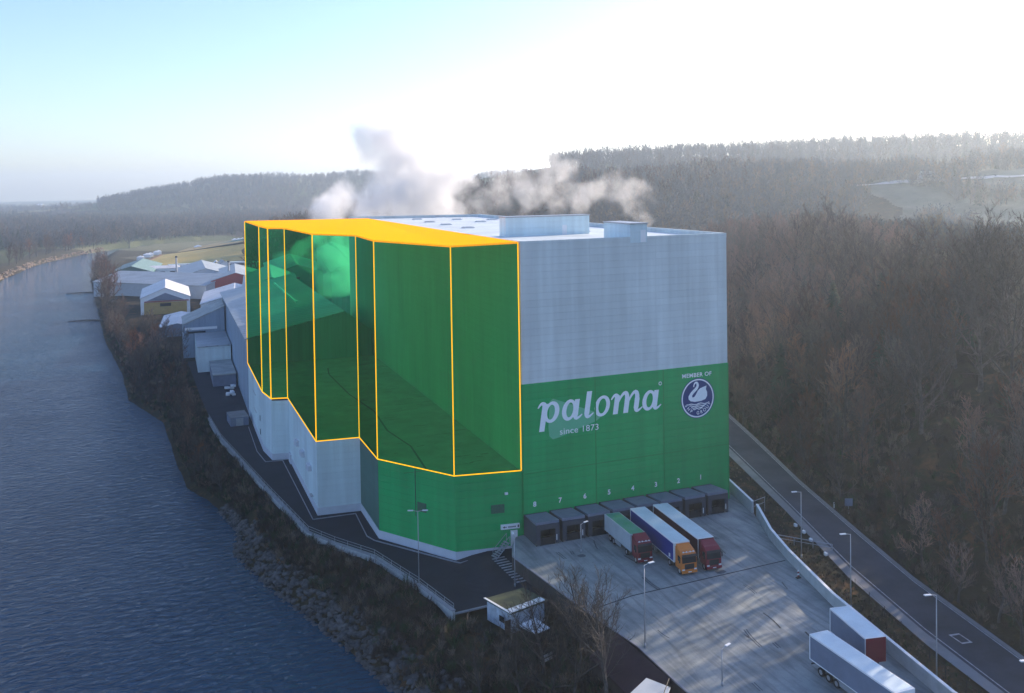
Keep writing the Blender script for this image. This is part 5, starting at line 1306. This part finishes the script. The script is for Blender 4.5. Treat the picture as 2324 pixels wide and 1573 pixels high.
# ------------------------------------------------------------------ steam
def steam(name, balls, dens, seed, voxel=2.2, lo=.42, hi=.66):
    bm = bmesh.new(); r = random.Random(seed)
    for (u, v, dist, rad) in balls:
        c = far(u, v, dist)
        for k in range(7):
            q = c if k == 0 else c+np.array([r.uniform(-1, 1), r.uniform(-1, 1), r.uniform(-.8, .8)])*rad*.95
            rr_ = rad*(1 if k == 0 else r.uniform(.35, .65))
            bmesh.ops.create_icosphere(bm, subdivisions=3, radius=rr_, matrix=Matrix.Translation(Vector(q)))
    me = bpy.data.meshes.new(name); bm.to_mesh(me); bm.free(); o = bpy.data.objects.new(name, me); col.objects.link(o)
    md = o.modifiers.new('r', 'REMESH'); md.mode = 'VOXEL'; md.voxel_size = voxel
    tx = bpy.data.textures.new(name, 'CLOUDS'); tx.noise_scale = 7; tx.noise_depth = 4
    dm = o.modifiers.new('d', 'DISPLACE'); dm.texture = tx; dm.texture_coords = 'GLOBAL'; dm.strength = 7; dm.mid_level = .5
    dg = bpy.context.evaluated_depsgraph_get(); me2 = bpy.data.meshes.new_from_object(o.evaluated_get(dg)); bpy.data.objects.remove(o)
    o = bpy.data.objects.new(name, me2); col.objects.link(o)
    m = bpy.data.materials.new(name); m.use_nodes = True; N = m.node_tree.nodes; L = m.node_tree.links; N.clear()
    out = N.new('ShaderNodeOutputMaterial'); pv = N.new('ShaderNodeVolumePrincipled'); pv.inputs['Color'].default_value = (.995, .995, 1, 1); pv.inputs['Anisotropy'].default_value = .3; pv.inputs['Density Attribute'].default_value = ''
    geo = N.new('ShaderNodeNewGeometry'); n = N.new('ShaderNodeTexNoise'); n.inputs['Scale'].default_value = .07; n.inputs['Detail'].default_value = 5; n.inputs['Roughness'].default_value = .6; n.inputs['Distortion'].default_value = .8
    mr = N.new('ShaderNodeMapRange'); mr.inputs[1].default_value = lo; mr.inputs[2].default_value = hi; mr.inputs[3].default_value = 0; mr.inputs[4].default_value = dens
    L.new(geo.outputs['Position'], n.inputs['Vector']); L.new(n.outputs[0], mr.inputs[0]); L.new(mr.outputs[0], pv.inputs['Density']); L.new(pv.outputs[0], out.inputs['Volume'])
    o.data.materials.clear(); o.data.materials.append(m); m.cycles.volume_step_rate = 1.0 if hasattr(m.cycles, 'volume_step_rate') else 1
    tag(o, kind='stuff'); return o
def plume(name, balls, dens, pad=14, nscale=.045, warp=16, soft=1.15, aniso=.35, col_=(.995, .995, 1)):
    C3 = [(far(u, v, d), r_) for u, v, d, r_ in balls]
    lo = np.min([c-r_-pad for c, r_ in C3], 0); hi = np.max([c+r_+pad for c, r_ in C3], 0); lo[2] = max(lo[2], 2)
    o = MB().prism([(lo[0], lo[1]), (hi[0], lo[1]), (hi[0], hi[1]), (lo[0], hi[1])], lo[2], hi[2]).build(name, M['white'])
    m = bpy.data.materials.new(name); m.use_nodes = True; N = m.node_tree.nodes; L = m.node_tree.links; N.clear()
    out = N.new('ShaderNodeOutputMaterial'); pv = N.new('ShaderNodeVolumePrincipled'); pv.inputs['Color'].default_value = (*col_, 1); pv.inputs['Anisotropy'].default_value = aniso; pv.inputs['Density Attribute'].default_value = ''
    geo = N.new('ShaderNodeNewGeometry')
    def noise_(sc, d, out_='Color'):
        n = N.new('ShaderNodeTexNoise'); n.inputs['Scale'].default_value = sc; n.inputs['Detail'].default_value = d; n.inputs['Roughness'].default_value = .6; L.new(geo.outputs['Position'], n.inputs['Vector']); return n.outputs[out_]
    sb = N.new('ShaderNodeVectorMath'); sb.operation = 'SUBTRACT'; sb.inputs[1].default_value = (.5, .5, .5); L.new(noise_(nscale, 5), sb.inputs[0])
    sc_ = N.new('ShaderNodeVectorMath'); sc_.operation = 'SCALE'; sc_.inputs['Scale'].default_value = warp*2; L.new(sb.outputs[0], sc_.inputs[0])
    ad = N.new('ShaderNodeVectorMath'); ad.operation = 'ADD'; L.new(geo.outputs['Position'], ad.inputs[0]); L.new(sc_.outputs[0], ad.inputs[1])
    cur = None
    for c, r_ in C3:
        di = N.new('ShaderNodeVectorMath'); di.operation = 'DISTANCE'; di.inputs[1].default_value = tuple(map(float, c)); L.new(ad.outputs[0], di.inputs[0])
        dv = N.new('ShaderNodeMath'); dv.operation = 'DIVIDE'; dv.inputs[1].default_value = r_; L.new(di.outputs['Value'], dv.inputs[0])
        if cur is None: cur = dv.outputs[0]
        else:
            mn = N.new('ShaderNodeMath'); mn.operation = 'SMOOTH_MIN'; mn.inputs[2].default_value = .25; L.new(cur, mn.inputs[0]); L.new(dv.outputs[0], mn.inputs[1]); cur = mn.outputs[0]
    mr = N.new('ShaderNodeMapRange'); mr.interpolation_type = 'SMOOTHSTEP'; mr.inputs[1].default_value = soft; mr.inputs[2].default_value = .45; mr.inputs[3].default_value = 0; mr.inputs[4].default_value = dens
    L.new(cur, mr.inputs[0])
    fn = N.new('ShaderNodeMapRange'); fn.inputs[1].default_value = .38; fn.inputs[2].default_value = .6; fn.inputs[3].default_value = .12; fn.inputs[4].default_value = 1; L.new(noise_(nscale*2.4, 5, 'Fac'), fn.inputs[0])
    ml = N.new('ShaderNodeMath'); ml.operation = 'MULTIPLY'; L.new(mr.outputs[0], ml.inputs[0]); L.new(fn.outputs[0], ml.inputs[1])
    L.new(ml.outputs[0], pv.inputs['Density']); L.new(pv.outputs[0], out.inputs['Volume'])
    o.data.materials.clear(); o.data.materials.append(m); tag(o, kind='stuff'); return o
plume('steam', [(745, 478, 400, 9), (780, 458, 400, 9), (860, 480, 400, 13), (905, 450, 400, 14), (925, 410, 402, 14), (915, 370, 404, 13), (950, 340, 405, 12), (905, 310, 406, 12), (860, 300, 408, 10), (815, 318, 408, 8), (965, 400, 408, 12), (985, 455, 400, 13), (1030, 400, 408, 10), (845, 330, 407, 9), (960, 370, 406, 13)], .22, col_=(.99, .993, 1))
plume('steam', [(1080, 470, 425, 9), (1130, 440, 427, 10), (1190, 410, 428, 10), (1240, 440, 425, 10), (1200, 470, 420, 9), (1270, 390, 430, 8), (1130, 390, 430, 9), (1220, 360, 432, 9)], .045, warp=20)
plume('steam', [(1310, 460, 410, 8), (1360, 445, 412, 9), (1410, 455, 410, 9), (1445, 478, 402, 6), (1455, 430, 412, 7), (1390, 415, 414, 7)], .05, warp=18)
steam('steam', [(640, 590, 330, 4), (690, 575, 340, 6), (735, 560, 340, 7), (770, 600, 330, 7), (750, 640, 325, 6), (790, 640, 325, 6), (720, 600, 335, 5), (790, 560, 340, 7)], .16, 4)

# ------------------------------------------------------------------ haze
xs, ys = (gx[0]-40, gx[-1]+40), (gy[0]-40, gy[-1]+40)
o = MB().prism([(xs[0], ys[0]), (xs[1], ys[0]), (xs[1], ys[1]), (xs[0], ys[1])], -12, 175).build('haze', M['white'])
m = bpy.data.materials.new('haze_air'); m.use_nodes = True; N = m.node_tree.nodes; N.clear()
out = N.new('ShaderNodeOutputMaterial'); pv = N.new('ShaderNodeVolumePrincipled'); pv.inputs['Color'].default_value = (.74, .87, 1.0, 1); pv.inputs['Density'].default_value = 0.0002; pv.inputs['Anisotropy'].default_value = .55; pv.inputs['Density Attribute'].default_value = ''
m.node_tree.links.new(pv.outputs[0], out.inputs['Volume']); o.data.materials.clear(); o.data.materials.append(m); tag(o, kind='stuff')
